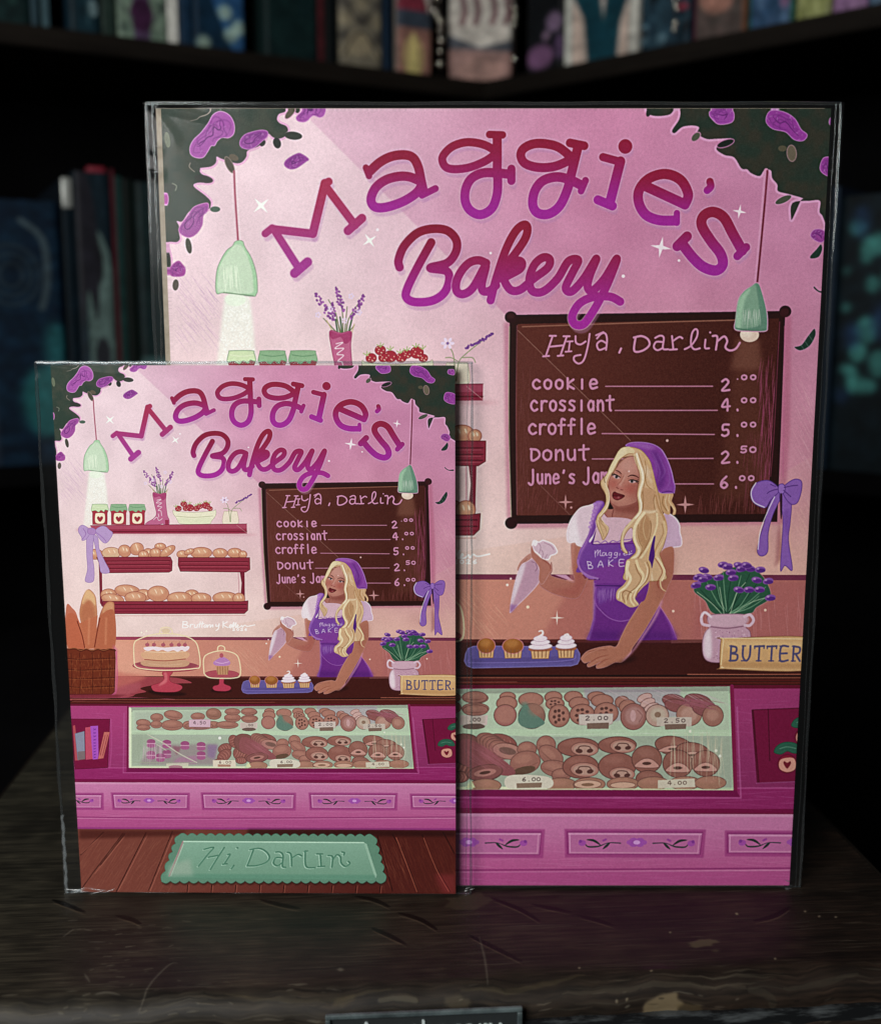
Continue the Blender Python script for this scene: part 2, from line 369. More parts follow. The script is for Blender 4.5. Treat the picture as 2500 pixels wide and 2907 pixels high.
# bowl
for x,y,r in ((1090,1152,24),(1130,1118,24),(1175,1145,30),(1225,1150,24),(1250,1135,22),(1295,1128,30),(1325,1152,20),(1145,1150,22)):
    ell(x,y,r,r*.85,0,'#a92f3f',ol='#8b2033',ow=1)
    for k in range(6):ell(x+r*.6*math.cos(k),y+r*.5*math.sin(k*1.7),2.6,2.6,0,'#eec6b0')
for x,y in ((1130,1098),(1175,1112),(1250,1115),(1290,1100),(1320,1108),(1070,1135),(1220,1125)):line(f'{x-16},{y-4} {x},{y+6} {x+14},{y-8}|{x},{y+6} {x},{y-12}',4,'#a9b878',0)
poly('1050,1162 1075,1172 1200,1180 1340,1170 1366,1160 1368,1200 1335,1245 1310,1264 1115,1264 1085,1240 1070,1215 1052,1190','#ece9cf',1,ol='#a9a58c',ow=1.3)
line('1075,1208 1200,1216 1345,1206',4,'#b9bd9a');poly('1085,1220 1200,1226 1330,1218 1305,1258 1120,1258','#dfe6c4',1,.6)
# glass with flower
poly('1428,1180 1450,1172 1510,1172 1528,1182 1530,1265 1424,1265','#efe6cf',1,.9,ol='#b7a58c',ow=1.2)
line('1440,1105 1460,1140 1475,1250|1590,1075 1520,1130 1485,1170 1478,1250|1425,1150 1450,1150 1480,1165|1500,1150 1545,1150 1560,1170',4,'#8e9a72')
for k in range(6):ell(1432+20*math.cos(k*1.05),1088+16*math.sin(k*1.05),11,7,k*60,'#ecdcf2')
ell(1432,1088,6,6,0,'#8a6ca8');lav(1515,1110,1635,1045,30,9,c='#7f4a98',c2='#6d3a88',sd=6)
# shelf
poly('450,1290 480,1340 1600,1352 1605,1345 1598,1335','#cf93a0',1,.5,3)
poly('430,1278 1598,1264 1600,1336 560,1338 470,1322','#98304a',0);poly('430,1278 1598,1264 1598,1298 450,1306','#b2506a',0,.8);line('600,1322 1598,1318',7,'#6d1428');line('435,1278 1598,1264',4,'#7e2440')
line('1525,1275 1598,1330',2,'#d8a9a8')
# bread shelves
def bread(x,y,rx,ry,rot=0,c='#cc8f72'):
    ell(x,y,rx,ry,rot,c,ol='#9c5244',ow=1.8)
    ell(x-rx*.12,y-ry*.25,rx*.72,ry*.5,rot,'#e2b492',.75,3)
    r=math.radians(rot)
    for k in ((-.4,.1) if int(x)%2 else (-.2,.35)):
        cx=x+k*rx*math.cos(r);cy=y+k*rx*math.sin(r)-ry*.25
        line(f'{cx-rx*.12},{cy-ry*.3} {cx},{cy} {cx+rx*.06},{cy+ry*.25}',9,'#f4dcc0',1,.9,w2='tap')
poly('495,1520 520,1540 525,1880 505,1850','#8c3446');line('505,1600 520,1870',9,'#7c2036')
poly('1545,1610 1582,1610 1585,1850 1550,1830 1560,1700','#7c2036');line('1535,1620 1545,1830',6,'#c98a96',a=.7)
for a in ((470,1490,60,38),(590,1480,70,42,0,'#d8b494'),(690,1465,48,45,15),(780,1450,45,52,70),(865,1480,40,34),(955,1432,42,26),(920,1480,42,38),(830,1495,38,34),(1010,1468,66,30,-35)):bread(*a)
for a in ((1120,1490,42,30),(1260,1478,80,42),(1400,1480,55,36),(1510,1478,55,36),(1570,1490,30,28),(1170,1470,40,20,-20)):bread(*a)
for a in ((570,1790,60,45),(710,1760,95,45,5),(600,1820,85,38,8),(830,1790,60,42),(770,1810,80,45),(940,1780,80,58),(1190,1790,55,40),(1100,1815,95,48),(1260,1815,75,42),(1440,1810,95,45),(1540,1815,45,42)):bread(*a)
def crate(s,c='#8f2c40'):
    poly(s,c,0,ol='#6c1a2c',ow=2)
crate('480,1512 1030,1508 1045,1540 1042,1610 1020,1622 560,1628 520,1600')
for y in (1540,1568,1596):line(f'540,{y} 1030,{y-4}',5,'#5f1424');line(f'560,{y+8} 1020,{y+4}',4,'#b25462',a=.7)
crate('1090,1512 1620,1512 1622,1600 1590,1620 1105,1615 1088,1570')
for y in (1542,1570,1596):line(f'1100,{y} 1610,{y}',5,'#5f1424');line(f'1110,{y+9} 1600,{y+9}',4,'#b25462',a=.7)
crate('525,1838 1560,1836 1608,1830 1606,1900 1580,1925 600,1930 530,1900')
for y in (1862,1890):line(f'540,{y} 1595,{y-4}',6,'#5a1222')
line('560,1915 1590,1905',6,'#7a1c30')
line('1605,1780 1620,1860 1615,1900',2,'#f0d8c8');line('590,1945 1590,1938',6,'#cf9a92',a=.6)
# left bow
def bow(L,R,t1,t2,kn,c,dk,hl):
    poly(t1,c,1,ol=dk,ow=1.4);poly(t2,c,1,ol=dk,ow=1.4);poly(L,c,1,ol=dk,ow=1.6);poly(R,c,1,ol=dk,ow=1.6);poly(kn,hl,1,ol=dk,ow=1.6)
bow('430,1310 380,1275 350,1290 345,1325 368,1365 372,1388 400,1380 425,1345','470,1320 510,1285 545,1285 575,1310 600,1335 575,1385 545,1408 510,1385',
'410,1350 455,1350 450,1500 462,1600 455,1690 395,1688 412,1600 405,1480','455,1350 490,1370 500,1450 540,1540 572,1600 570,1628 515,1625 500,1560 475,1460','415,1305 445,1296 472,1310 470,1340 440,1345 415,1332','#b99bcb','#9573ae','#b088c0')
line('480,1330 530,1370 550,1395|380,1300 400,1340 372,1380',6,'#a179b8')
# ---------------------------------------------------------------- title
def gr(v,y0,y1,c0='#8a1c46',c1='#8f2592',cm=None):
    a=K(v,0,0)
    ya=K(v,500,y0)[1];yb=K(v,500,y1)[1]
    def f(X,Y):
        t=sm((Y-ya)/(yb-ya));return mixc(c0,c1,t)
    return f
def letter(v,items,y0,y1,c0='#93193f',c1='#a3279a'):
    V(v);f=gr(v,y0,y1,c0,c1)
    for ps in (0,1,2):
        for s,w in items:
            for q in s.split('|'):
                p=P(q)
                if len(p)>2:p=cat(p,False)
                if ps==0:stroke(p+np.array([4,9]),w*sc()*.98,'#b986b6',.42,1)
                elif ps==1:stroke(p,w*sc()*1.07+4,'#dfa9cc',.6)
                else:stroke(p,w*sc()*1.07,f)
letter('V1',[('630,708 665,680',32),('665,685 862,708',36),('866,708 926,455',38),('930,455 945,446',34),('930,470 1075,665',36),('1040,693 1110,630',38),('675,690 795,880',34),('775,907 840,850',40)],440,900,'#a83056','#a83c96')
letter('G',[('282,572 308,642',48),('315,602 400,525 500,475 610,463 680,490 722,570 745,680 768,780',68),('752,805 865,748',50),('735,685 650,650 560,645 450,675 365,740 325,830 340,890 390,912 480,900 600,855 700,790 745,730',68)],460,960)
letter('G',[('1320,287 1430,290',54),('1385,300 1386,480 1385,600 1390,700 1383,800 1350,900 1290,955 1220,967 1150,925 1115,850 1120,750 1165,665 1250,618 1350,612 1490,625',68),('1505,580 1505,680',62),('1385,440 1300,385 1200,357 1100,357 1000,395 932,465 925,520 960,570 1040,583 1160,565 1290,510 1385,440',60)],290,990)
letter('V2',[('497,225 562,238',34),('535,238 505,360 485,440 450,515 400,552 350,548 327,510 335,450 370,402 430,382 490,392 545,418',38),('568,398 548,446',28),('512,300 450,248 390,230 330,230 285,252 272,285 292,320 350,338 420,335 480,312 512,290',36)],215,560)
letter('V2',[('750,240 751,241',56),('648,290 730,312',32),('728,310 680,500',40),('625,487 692,515',36)],215,520)
letter('V2',[('832,418 1020,505',40),('1025,508 1040,460 1005,395 935,367 860,388 815,440 813,500 845,555 905,580 978,582',40),('988,548 988,592',26)],360,600)
letter('V2',[('1140,402 1144,425 1128,442',30)],380,460)
letter('V2',[('1268,745 1308,705',34),('1290,720 1245,640 1205,568 1155,542 1112,560 1103,605 1145,675 1190,735 1200,785 1168,812 1110,795 1060,750 1012,688',42),('990,700 1035,655',40)],540,820,'#931e42','#a0289a')
# ---------------------------------------------------------------- board
V('V3')
poly('265,120 1530,90 1525,600 1500,1010 300,1022 280,1000 270,600','#b2607e',0,.55,3)
poly('290,88 1503,72 1485,600 1470,1000 300,1002 285,600','#2c0f0c',0)
poly('325,128 1475,105 1448,600 1425,965 322,965 318,500',lambda X,Y:mixc('#5c2a22','#421913',sm((X-750)/500)),0)
bp=P('325,128 1475,105 1448,600 1425,965 322,965 318,500');r=polycov(bp)
nz=noise(CH,CW,2,4);nz2=noise(CH,CW,40,5)
comp(r[0],r[1],r[2]*(nz[r[1]:r[1]+r[2].shape[0],r[0]:r[0]+r[2].shape[1]]),'#7a4a38',.2)
clip('325,128 1475,105 1448,600 1425,965 322,965 318,500')
poly('325,155 820,640 1150,965 322,965','#6c3a36',0,.22,1);line('325,155 560,385 820,640',2,'#c09a8c',a=.7);line('420,830 555,965',2,'#a07870',a=.6)
poly('1295,190 1385,190 1400,420 1440,900 1200,900 1262,400','#9c6a54',0,.22,10)
poly('1290,190 1385,190 1405,330 1258,330','#a87a66',0,.3,5)
hatch(1395,250,1460,900,110,93,130,'#a04a70',2.6,.55,11);hatch(1330,600,1440,900,70,93,110,'#7c3a48',2.4,.6,12)
hatch(1120,860,1400,930,50,95,70,'#8a4a4c',2.4,.5,13);hatch(330,780,520,930,50,100,60,'#8a4a4c',2.,.5,14);hatch(330,300,380,900,60,92,90,'#7c4648',2,.4,15)
clip()
line('345,140 900,122 1290,112',5,'#9c6a58',a=.8);line('322,135 318,500 322,960',5,'#a4606c',a=.5);line('1478,120 1455,600 1440,800',4,'#8a3c54',a=.7)
line('288,140 286,500 296,985',5,'#a8a688',a=.65)
line('1500,140 1500,400 1495,800',6,'#c06a90',a=.5)
for x,y in ((295,98),(1503,74),(297,998)):ell(x,y,27,26,0,'#2e0e12')
ell(1500,80,20,20,0,'#3a1418');ell(295,92,15,12,0,'#43201e',.7,2)
T='#cf8fb0'
line('478,180 448,268|540,182 512,266|462,228 522,222|465,180 492,180|525,182 552,182|436,270 462,268|500,268 524,266',8,T,0)
line('553,205 548,248|540,205 566,204|534,250 560,248',7,T,0)
line('578,182 580,210 600,218 622,205|640,172 632,225 615,285 592,302 572,288 574,270 600,264',8,T)
line('672,192 690,172 708,170 716,195 712,242|712,212 690,202 672,218 682,242 712,232|668,178 700,164',8,T)
line('778,236 770,254',9,T,0);line('842,186 836,246 872,246 902,222 896,196 868,182 834,188',9,T)
line('928,190 950,180 966,190 962,236 985,240|960,208 932,208 922,230 938,244 962,234',8,T)
line('1002,182 1008,240|1006,204 1034,186 1048,192|992,242 1024,240',8,T)
line('1058,240 1085,225 1110,190 1115,160 1104,152 1090,172 1086,218 1100,240 1125,236',8,T)
line('1150,198 1148,234 1166,236|1170,166 1171,167',8,T);line('1182,182 1202,186 1196,242|1202,206 1232,184 1246,204 1238,232 1258,246 1284,238 1302,212',9,T)
T='#cb8bab'
for s,x,y,w,h,ad,ln,(px,py,dg),(sx,sy,sd,ss) in (
 ('cookie',390,372,34,40,50,'710,402 1182,403',(1220,372,'2'),(1308,352,'00',27)),
 ('crossiant',382,464,30,44,41.5,'752,508 1203,509',(1220,460,'4.'),(1308,453,'00',27)),
 ('croffle',373,566,34,44,43,'695,609 1190,615',(1220,572,'5.'),(1308,560,'00',27)),
 ('Donut',382,680,40,44,53,'652,720 1185,720',(1220,690,'2.'),(1305,668,'50',32)),
 ("June's",375,786,26,40,35,'1010,831 1187,832',(1214,800,'6.'),(1300,795,'00',28))):
    text(s,x,y,w,h,T,10,ad);line(ln,5,'#bb7a94',0);text(dg,px,py,40,50,T,9.5,52);text(sd,sx,sy,ss,ss*.85,T,7.5,40)
ell(1292,372,3.5,3.5,0,T)
text('Jam',615,780,30,44,T,10,38)
def star2(x,y,r,col,a=1.):star(x,y,r*1.1,col,0,.2,a)
star2(535,908,32,'#c68f90');ell(560,932,5,5,0,'#c68f90');star2(1062,922,38,'#c68f90');ell(982,641,6,6,0,'#d9a9a4')
letter('V1',[('1297,876 1292,840 1320,770 1385,705 1460,683 1535,692 1580,740 1578,800 1535,855 1450,880 1530,895 1545,940 1520,1005 1460,1045 1375,1052 1332,1030 1335,985 1385,880 1455,752',38)],680,1060,'#8c163a','#a8289c')
letter('V2',[('115,778 80,765 40,775 5,810 -20,860 -20,905 10,920 55,890 112,790 95,870 100,905 130,905 160,880',34),('135,948 160,850 205,715 250,630 288,602 303,620 290,670 235,750 172,822|170,850 215,800 258,768 278,778 268,805 215,835 195,850 225,900 270,900 330,850 395,800 405,762 375,752 335,785 312,850 325,905 375,908 440,850 490,770 535,765 510,820 478,890 505,908 560,850 618,758 590,830 578,885 600,905 655,850 712,758 680,850 640,935 600,1005 560,1058 520,1058 508,1020 540,965 600,935 680,932 728,955',34)],600,1050,'#921c3c','#a82c9e')
# right lamp
V('V2')
line('1400,350 1388,500 1372,680 1355,870',19,'#d294b6');line('1406,352 1394,500 1378,680 1360,870',9,'#74283e');line('1404,350 1392,500',4,'#8e3a56')
ell(1325,1108,44,34,0,'#e4cdbd');ell(1312,1100,26,20,0,'#f2e4d6',.8,3)
poly('1340,878 1355,868 1372,880 1392,945 1406,1010 1408,1070 1398,1092 1330,1092 1258,1084 1262,1030 1272,950 1300,905 1335,885','#648c78',1,ol='#d49cbc',ow=2)
poly('1340,880 1352,878 1362,930 1370,1000 1372,1060 1330,1075 1262,1075 1272,955 1300,910','#84a890',1,.9,1)
poly('1300,915 1330,895 1300,960 1285,1070 1262,1075 1272,955','#aed3b4',1,.7,2)
hatch(1295,985,1370,1000,24,90,75,'#cdd8cc',2.5,.55,21)
line('1262,1078 1330,1088 1400,1085',5,'#5d7f6c')
# right bow
V('V3')
poly('1400,1030 1395,1080 1375,1130 1400,1150 1430,1000','#8a4a50',0,.5,3);poly('1480,1000 1500,1150 1460,1200 1470,1050','#8a4a50',0,.45,3)
bow('1475,850 1430,818 1375,830 1352,870 1365,915 1415,938 1440,905 1475,870','1495,850 1540,815 1575,820 1578,860 1560,915 1530,922 1500,885',
'1460,875 1490,880 1450,970 1430,1050 1428,1130 1400,1150 1382,1128 1395,1060 1420,980 1432,930','1480,880 1530,905 1528,1000 1520,1080 1538,1210 1505,1192 1485,1212 1492,1080 1495,980','1478,838 1495,834 1505,850 1500,872 1484,878 1474,862','#8c60b4','#5c3888','#9a70c2')
line('1470,856 1440,865 1425,875|1500,850 1535,842 1560,840|1498,862 1530,890|1462,845 1440,835',3.5,'#56307e')
line('1375,828 1354,868 1366,912 1413,936',4,'#f0e4f4');line('1458,890 1425,960 1395,1040 1385,1120',4,'#f0e4f4',a=.9)
poly('1482,885 1492,885 1490,980 1484,975','#3a1a30',1)
poly('1500,960 1522,950 1518,1050 1505,1040','#7448a0',1,.5,2)
V('V2');W='#f2e6ee'
star(915,705,50,W,10,.24);ell(998,766,6,6,0,W);ell(742,838,8,8,0,W);ell(135,732,6,6,0,W);star(1277,540,34,W,10,.24)
V('V1');star(610,567,50,'#f2fbf2',48,.24);star(1148,742,42,'#f2fbf2',55,.24);ell(1187,688,8,8,0,W)
# ---------------------------------------------------------------- wainscot
V('K')
def wains(X,Y):return mixc('#dd9c84','#b8726a',sm((X-100)/900))*(1-.0)+0
poly('-10,980 1410,980 1410,1130 -10,1130',wains,0)
poly('-10,980 230,980 300,1130 -10,1130','#e8b09c',0,.4,20)
poly('560,980 870,980 790,1130 480,1130','#dca089',0,.5,6)
poly('1150,980 1410,980 1410,1130 1130,1130','#a85e66',0,.35,10)
poly('-10,971 1410,971 1410,983 -10,983',('#a03a5a','#8a3050','#6c2444') if 0 else lambda X,Y:mixc('#a8455f','#74304c',sm(X/900)),0)
hatch(1150,990,1240,1060,26,85,70,'#cf9a90',1.6,.5,31);hatch(1130,1000,1390,1060,40,86,80,'#cf8f90',1.6,.45,32);hatch(560,1000,700,1100,30,50,60,'#e8bca0',1.4,.35,33)
# ---------------------------------------------------------------- counter top
poly('-10,1119 1410,1117 1410,1235 -10,1235','#461a15',0)
poly('-10,1119 1410,1117 1410,1124 -10,1126','#6b3230',0,.7)
poly('1090,1117 1230,1117 1240,1122 1090,1126','#8a5450',0,.6)
V('V7')
poly('240,430 760,425 1010,432 1120,465 1050,470 900,478 790,495 760,510 800,530 730,545 700,562 600,575 250,590','#a0454e',1)
poly('560,380 640,400 800,430 560,520 540,480','#c87468',1,.7,6);poly('600,500 760,470 720,540 600,560','#b55f6a',1,.6,5)
line('280,572 700,570 1000,582',3,'#b5506c');line('280,590 1000,592 1700,590',4,'#2a0708');line('280,600 1000,602 1700,598',3,'#9c5448',a=.8)
V('K')
line('-10,1203 700,1201 1410,1199',3,'#1c0506');line('-10,1207 700,1206 1410,1204',2,'#a2604c',a=.8);line('-10,1212 1410,1210',3,'#5c1c18');line('1130,1197 1250,1197 1410,1196',2,'#a8604e')
line('-10,1220 1410,1216',2,'#6f241e');
# ---------------------------------------------------------------- counter front
poly('-10,1228 1410,1222 1410,1530 -10,1530',lambda X,Y:mixc('#b0447e','#8a2c62',sm((Y-1225)/300)*.6+sm((X-900)/600)*.4),0)
poly('-10,1224 1410,1221 1410,1229 -10,1232','#6a1230',0)
poly('-10,1470 1410,1462 1410,1515 -10,1518','#98296a',0,.9)
poly('-10,1468 1410,1460 1410,1464 -10,1473','#c05a98',0,.6)
poly('-10,1513 1410,1512 1410,1526 -10,1527','#7c1048',0)
hatch(20,1240,1380,1500,260,2,80,'#c46aa6',1.3,.28,41);hatch(20,1470,1380,1510,120,1,90,'#b8508f',1.3,.3,42)
poly('-10,1526 1410,1525 1410,1712 -10,1712',lambda X,Y:mixc('#cc7fae','#b9558f',sm((Y-1530)/170))-.0*X[...,None],0)
hatch(10,1530,1390,1700,300,1,110,'#d890bc',1.5,.25,43)
poly('-10,1526 1410,1525 1410,1532 -10,1534','#d99abf',0,.7)
line('-10,1662 500,1664 1410,1655',4,'#923472',a=.85);line('-10,1667 500,1669 1410,1660',3,'#d795bc',a=.6);poly('-10,1668 1410,1662 1410,1710 -10,1710','#b04e8c',0,.4)
poly('-10,1702 1410,1699 1410,1712 -10,1713','#8c2f7c',0,.6,1)
# moulded side recesses
V('V7')
poly('270,722 545,722 530,1060 300,1072','#7c1440',0,ol='#5c0c2c',ow=2);line('552,722 558,900 545,1060',10,'#c05a98',a=.4)
poly('285,770 300,765 330,1010 300,1012','#b8505c',0)
poly('300,825 365,808 370,1000 320,1008','#8f93a8',0,ol='#6c6c88',ow=1.5);poly('318,950 370,945 371,1003 322,1008','#806868',0,.8)
poly('372,782 412,776 425,1000 376,1006','#c4506c',0);poly('408,772 462,768 466,1000 425,1004','#b058c4',0)
for y in (790,815,838,862,885,905,925,945,965,985):line(f'430,{y} 445,{y+6}|445,{y} 432,{y+10}',4,'#6f2f94',0,.8)
poly('505,812 545,812 500,995 462,1000','#c8706a',0,ol='#9c3c48',ow=1.5);line('512,835 478,975|530,832 495,975',4,'#8f3440')
V('V4')
poly('1360,738 1640,730 1640,1050 1385,1058','#7a1440',0,ol='#590c2c',ow=2);line('1365,740 1392,1055',6,'#520a26');line('1432,735 1440,960',4,'#4f0a26')
line('1380,1058 1600,1052',5,'#b05a94',a=.7)
def cherryjar(x,y,s=1.):
    ell(x,y,44*s,42*s,0,'#8a1638',ol='#5f0c28',ow=1.5)
    poly(f'{x-30*s},{y-20*s} {x+30*s},{y-25*s} {x+38*s},{y+22*s} {x},{y+38*s} {x-36*s},{y+20*s}','#d99a8c',1)
    poly(f'{x},{y+22*s} {x-17*s},{y} {x-14*s},{y-12*s} {x},{y-5*s} {x+14*s},{y-12*s} {x+17*s},{y}','#7c1830',1)
    poly(f'{x-62*s},{y-55*s} {x-45*s},{y-85*s} {x-5*s},{y-100*s} {x+45*s},{y-90*s} {x+66*s},{y-52*s} {x+30*s},{y-48*s} {x},{y-58*s} {x-30*s},{y-44*s}','#2f6350',1,ol='#1d4438',ow=1.5)
    line(f'{x-35*s},{y-70*s} {x},{y-78*s} {x+40*s},{y-70*s}',5*s,'#5d917a',a=.8)
cherryjar(1518,975,.95);cherryjar(1592,858,.9)
# panels
def panel(x0,y0,x1,y1,sk=6):
    V('K')
    q=f'{x0-9},{y0-8} {x1+9},{y0-8} {x1+6},{y1+9} {x0-6},{y1+9}'
    poly(q,'#a03c80',0,.75,1);poly(f'{x0-4},{y0-3} {x1+2},{y0-3} {x1-1},{y1+2} {x0-2},{y1+2}','#8a2c70',0,.6)
    poly(f'{x0},{y0+1} {x1},{y0+1} {x1-4},{y1} {x0+3},{y1}','#c070a4',0);line(f'{x0+2},{y0+4} {x1-2},{y0+4}',4,'#e2a4cc',a=.75);line(f'{x0+4},{y0+4} {x0+5},{y1-3}',3,'#e2a4cc',a=.7)
    line(f'{x0+8},{y1-3} {x1-8},{y1-3}',2.5,'#dc9ac0',a=.7);line(f'{x1-6},{y0+6} {x1-8},{y1-4}',2.5,'#dc9ac0',a=.7)
def orn(cx,cy,s=1.,half=0):
    V('K')
    for m in (-1,1):
        if half and m!=half:continue
        f=lambda t:' '.join(f'{cx+m*float(a.split(",")[0])*s},{cy+float(a.split(",")[1])*s}' for a in t.split())
        line(f('38,0 62,-1 75,2'),3,'#2c3c46',w2=1.5);line(f('62,-1 78,14'),6,'#1f3834',w2='tap');line(f('74,2 90,8 112,9 120,2'),4,'#243f3c',w2='tap')
        line(f('85,4 100,-6 116,-8'),6,'#1f3834',w2='tap');line(f('78,-6 72,-9'),5,'#a0489c')
        ell(cx+m*127*s,cy,9*s,7*s,0,'#a850ae',.9);ell(cx+m*131*s,cy-4*s,4*s,4*s,0,'#8a3c98',.9)
    if not half or 1:
        for k in range(6):ell(cx+15*s*math.cos(k*1.05),cy+6*s*math.sin(k*1.05)-2,9*s,6*s,0,'#a653b4',.85)
        ell(cx,cy-2,8*s,5*s,0,'#d9a0e0')
panel(868,1570,1179,1622);orn(1028,1596)
def kx(v,x,y):
    q=K(v,x,y);return q[0],q[1]
a=kx('V8',1145,1240);panel(a[0],a[1]-1,1440,1618);orn(a[0]+160,1594)
a=kx('V7',570,1260);b=kx('V7',1095,1355);panel(a[0],1573,b[0],1625);orn(a[0]/2+b[0]/2-6,1598,.86)
a=kx('V7',1200,1250);b=kx('V8',325,1350);panel(a[0],1571,b[0],1624);orn((a[0]+b[0])/2,1597,1)
a=kx('V7',485,1240);panel(-60,1575,a[0],1625);orn(-52+0,1598,.86)
# ---------------------------------------------------------------- glass case
V('K')
cs='V7:680,640 V8:1115,612 V8:1158,1052 V7:680,1062'
poly(cs,'#b8cfae',0)
poly('V7:680,640 V8:1115,612 V8:1118,640 V7:690,672','#98a494',0,.9)
poly('V7:705,660 V8:1110,632 V8:1135,830 V7:705,850','#bdd2b8',0)
poly('V7:720,672 V7:1250,660 V7:1250,790 V7:720,800','#a9b5a6',0,.6,4)
poly('V7:700,818 V7:1650,822 V8:250,830 V8:1140,820 V8:1150,1040 V7:700,1045','#a0ab9f',0,.65)
poly('V8:480,625 V8:900,622 V8:905,740 V8:500,770','#a98fae',0,.5,2)
poly('V7:695,800 V7:1650,795 V8:250,800 V8:1135,795 V8:1136,822 V7:700,828','#c2dcbc',0)
line('V7:686,645 V7:686,1058',7,'#e9f2d2',0)
V('D')
line('545,50 545,545',15,'#e4efcf',0);line('545,545 1300,540 1782,535',14,'#e6ecc8',0)
poly('560,520 700,320 730,250 560,250','#8fa08a',0,.35,6)
TINT='baked'
BR=('#8c6054','#5c3a34')
def bun(x,y,rx,ry,rot=0,c='#8e6456',ol='#5f3f38',line_=1):
    ell(x,y,rx,ry,rot,c,ol=ol,ow=1.6);ell(x-rx*.15,y-ry*.3,rx*.6,ry*.4,rot,'#a87e6a',.55,2)
    if line_:
        r=math.radians(rot);line(f'{x-rx*.9*math.cos(r)},{y-rx*.9*math.sin(r)+ry*.25} {x},{y+ry*.45} {x+rx*.9*math.cos(r)},{y+rx*.9*math.sin(r)+ry*.2}',5,'#6c463c',1,.8,w2='tap')
for a in ((770,120,55,34),(910,100,80,40,8),(1120,110,60,32),(1255,88,66,48,5,'#84604f'),(765,180,50,32),(655,170,62,34,5),(655,208,58,24),(900,185,92,45),(1040,185,50,36),(1250,180,60,30),(1370,180,95,32),(1130,190,120,32),(1415,120,70,36),(1415,68,66,28),(1560,70,66,28),(1560,125,72,30)):bun(*a)
poly('1045,138 1228,135 1225,200 1045,198','#d9b6c8',0,ol='#b08fa4',ow=1)
text('4.50',1080,150,24,26,'#3a2630',4.5,28)
poly('1480,160 1628,158 1625,210 1482,210','#d8c4c0',0);text('9.00',1500,168,20,24,'#4a3438',4.5,30);ell(1555,212,48,14,0,'#5c4a44')
poly('1080,205 1210,200 1190,218 1090,220','#7c5a56',0,.9)
# macarons shelf 2 (left)
for x in (720,855,1010,1148):
    for y in ((345,),(350,440))[x!=1010 and x!=720]:
        pass
poly('620,520 690,400 720,345 900,350 1290,345 1270,520','#8e7080',0,.55,5)
def macp(x,y):
    ell(x,y-14,38,22,0,'#9c4a7c');ell(x,y+18,38,20,0,'#a8588a');line(f'{x-36},{y+2} {x+36},{y+2}',8,'#d9a0c0',0,.9)
for x,y in ((720,340),(855,345),(1010,355),(1148,362)):macp(x,y)
for x,y in ((855,430),(1148,440),(720,440),(800,460)):macp(x,y)
poly('900,360 980,370 940,440','#8a3c58',0,.6,3);poly('950,460 1110,440 1110,510 900,510','#b0709c',0,.6,3);poly('1200,345 1290,350 1260,470 1200,450','#8a6a9c',0,.7,4)
hatch(600,260,640,290,8,90,240,'#8fa08c',4,.6,51);hatch(650,330,810,380,26,90,150,'#d9b8cc',3.4,.7,52);hatch(790,380,900,430,10,90,90,'#8c8c8c',3,.6,53)
line('690,265 830,340 960,425 1110,500',11,'#d3d6c0',a=.75);line('770,350 850,400',8,'#d3d6c0',a=.6)
poly('590,250 720,262 660,380 600,500','#a7b5a0',0,.35,4)
line('560,500 800,505 1100,500',6,'#a0b090',0,.7)
# croissants (left lower)
def crois(x,y,rx,ry,rot):
    ell(x,y,rx,ry,rot,'#7c4c44',ol='#50302c',ow=1.6);r=math.radians(rot)
    for k in (-.5,-.15,.2,.55):
        cx=x+k*rx*math.cos(r);cy=y+k*rx*math.sin(r);line(f'{cx+ry*.6*math.sin(r)-5},{cy-ry*.6*math.cos(r)} {cx+6},{cy} {cx-ry*.6*math.sin(r)-5},{cy+ry*.7*math.cos(r)}',6,'#a87466',1,.8,w2='tap')
for a in ((1350,380,60,42,-20),(1345,440,70,45,-40),(1430,320,58,45,60),(1540,310,60,48,40),(1480,420,60,60,20),(1600,380,70,60,30),(1700,310,90,55,10),(1490,480,50,30,0),(1620,450,100,50,-5),(1300,490,50,24,-10)):crois(*a)
ell(1740,335,70,34,8,'#8c5c4e',ol='#50302c');ell(1750,338,42,16,8,'#4c3c30');line('1540,460 1580,430 1660,420 1700,450 1640,480 1590,465',7,'#b28474')
# right: C view
V('C')
def cookie(x,y,rx,ry,c='#8d6354',chips=1):
    ell(x,y,rx,ry,0,c,ol='#54362f',ow=1.6)
    ell(x,y-ry*.05,rx*.84,ry*.82,0,'#a47a68',.6,2)
    if chips:
        for dx,dy in ((-.45,.1),(0,-.45),(.4,-.25),(.45,.3),(0,.35),(-.35,-.4),(.02,0),(-.3,.55)):ell(x+rx*dx,y+ry*dy,rx*.15,ry*.15,0,'#4f332c')
bun(85,115,78,36);bun(90,195,78,34);poly('5,232 150,228 150,275 5,285','#cdbdb4',0);text('9.00',20,240,22,24,'#3c2c2c',4.5,27);ell(80,295,70,18,0,'#5a4a42')
cookie(290,115,50,30,chips=0);cookie(285,155,65,45,chips=0);cookie(275,228,70,66,'#8f6058',0)
cookie(435,135,78,45,chips=0);ell(440,235,84,78,0,'#7c5e50',ol='#4a3630');poly('355,235 400,165 450,215 515,265 510,290 440,312 370,290','#5f8274',1);ell(470,190,50,45,0,'#94705e',.6,4)
ell(395,170,25,22,0,'#638676',.8,3)
for x in (575,):cookie(x,120,55,36,chips=0);cookie(585,160,58,38);cookie(610,235,66,70)
cookie(700,120,58,36,chips=0);cookie(735,160,64,40,chips=0);cookie(755,228,78,64)
cookie(845,120,58,32,chips=0);cookie(880,145,70,40,chips=0);cookie(905,220,76,64)
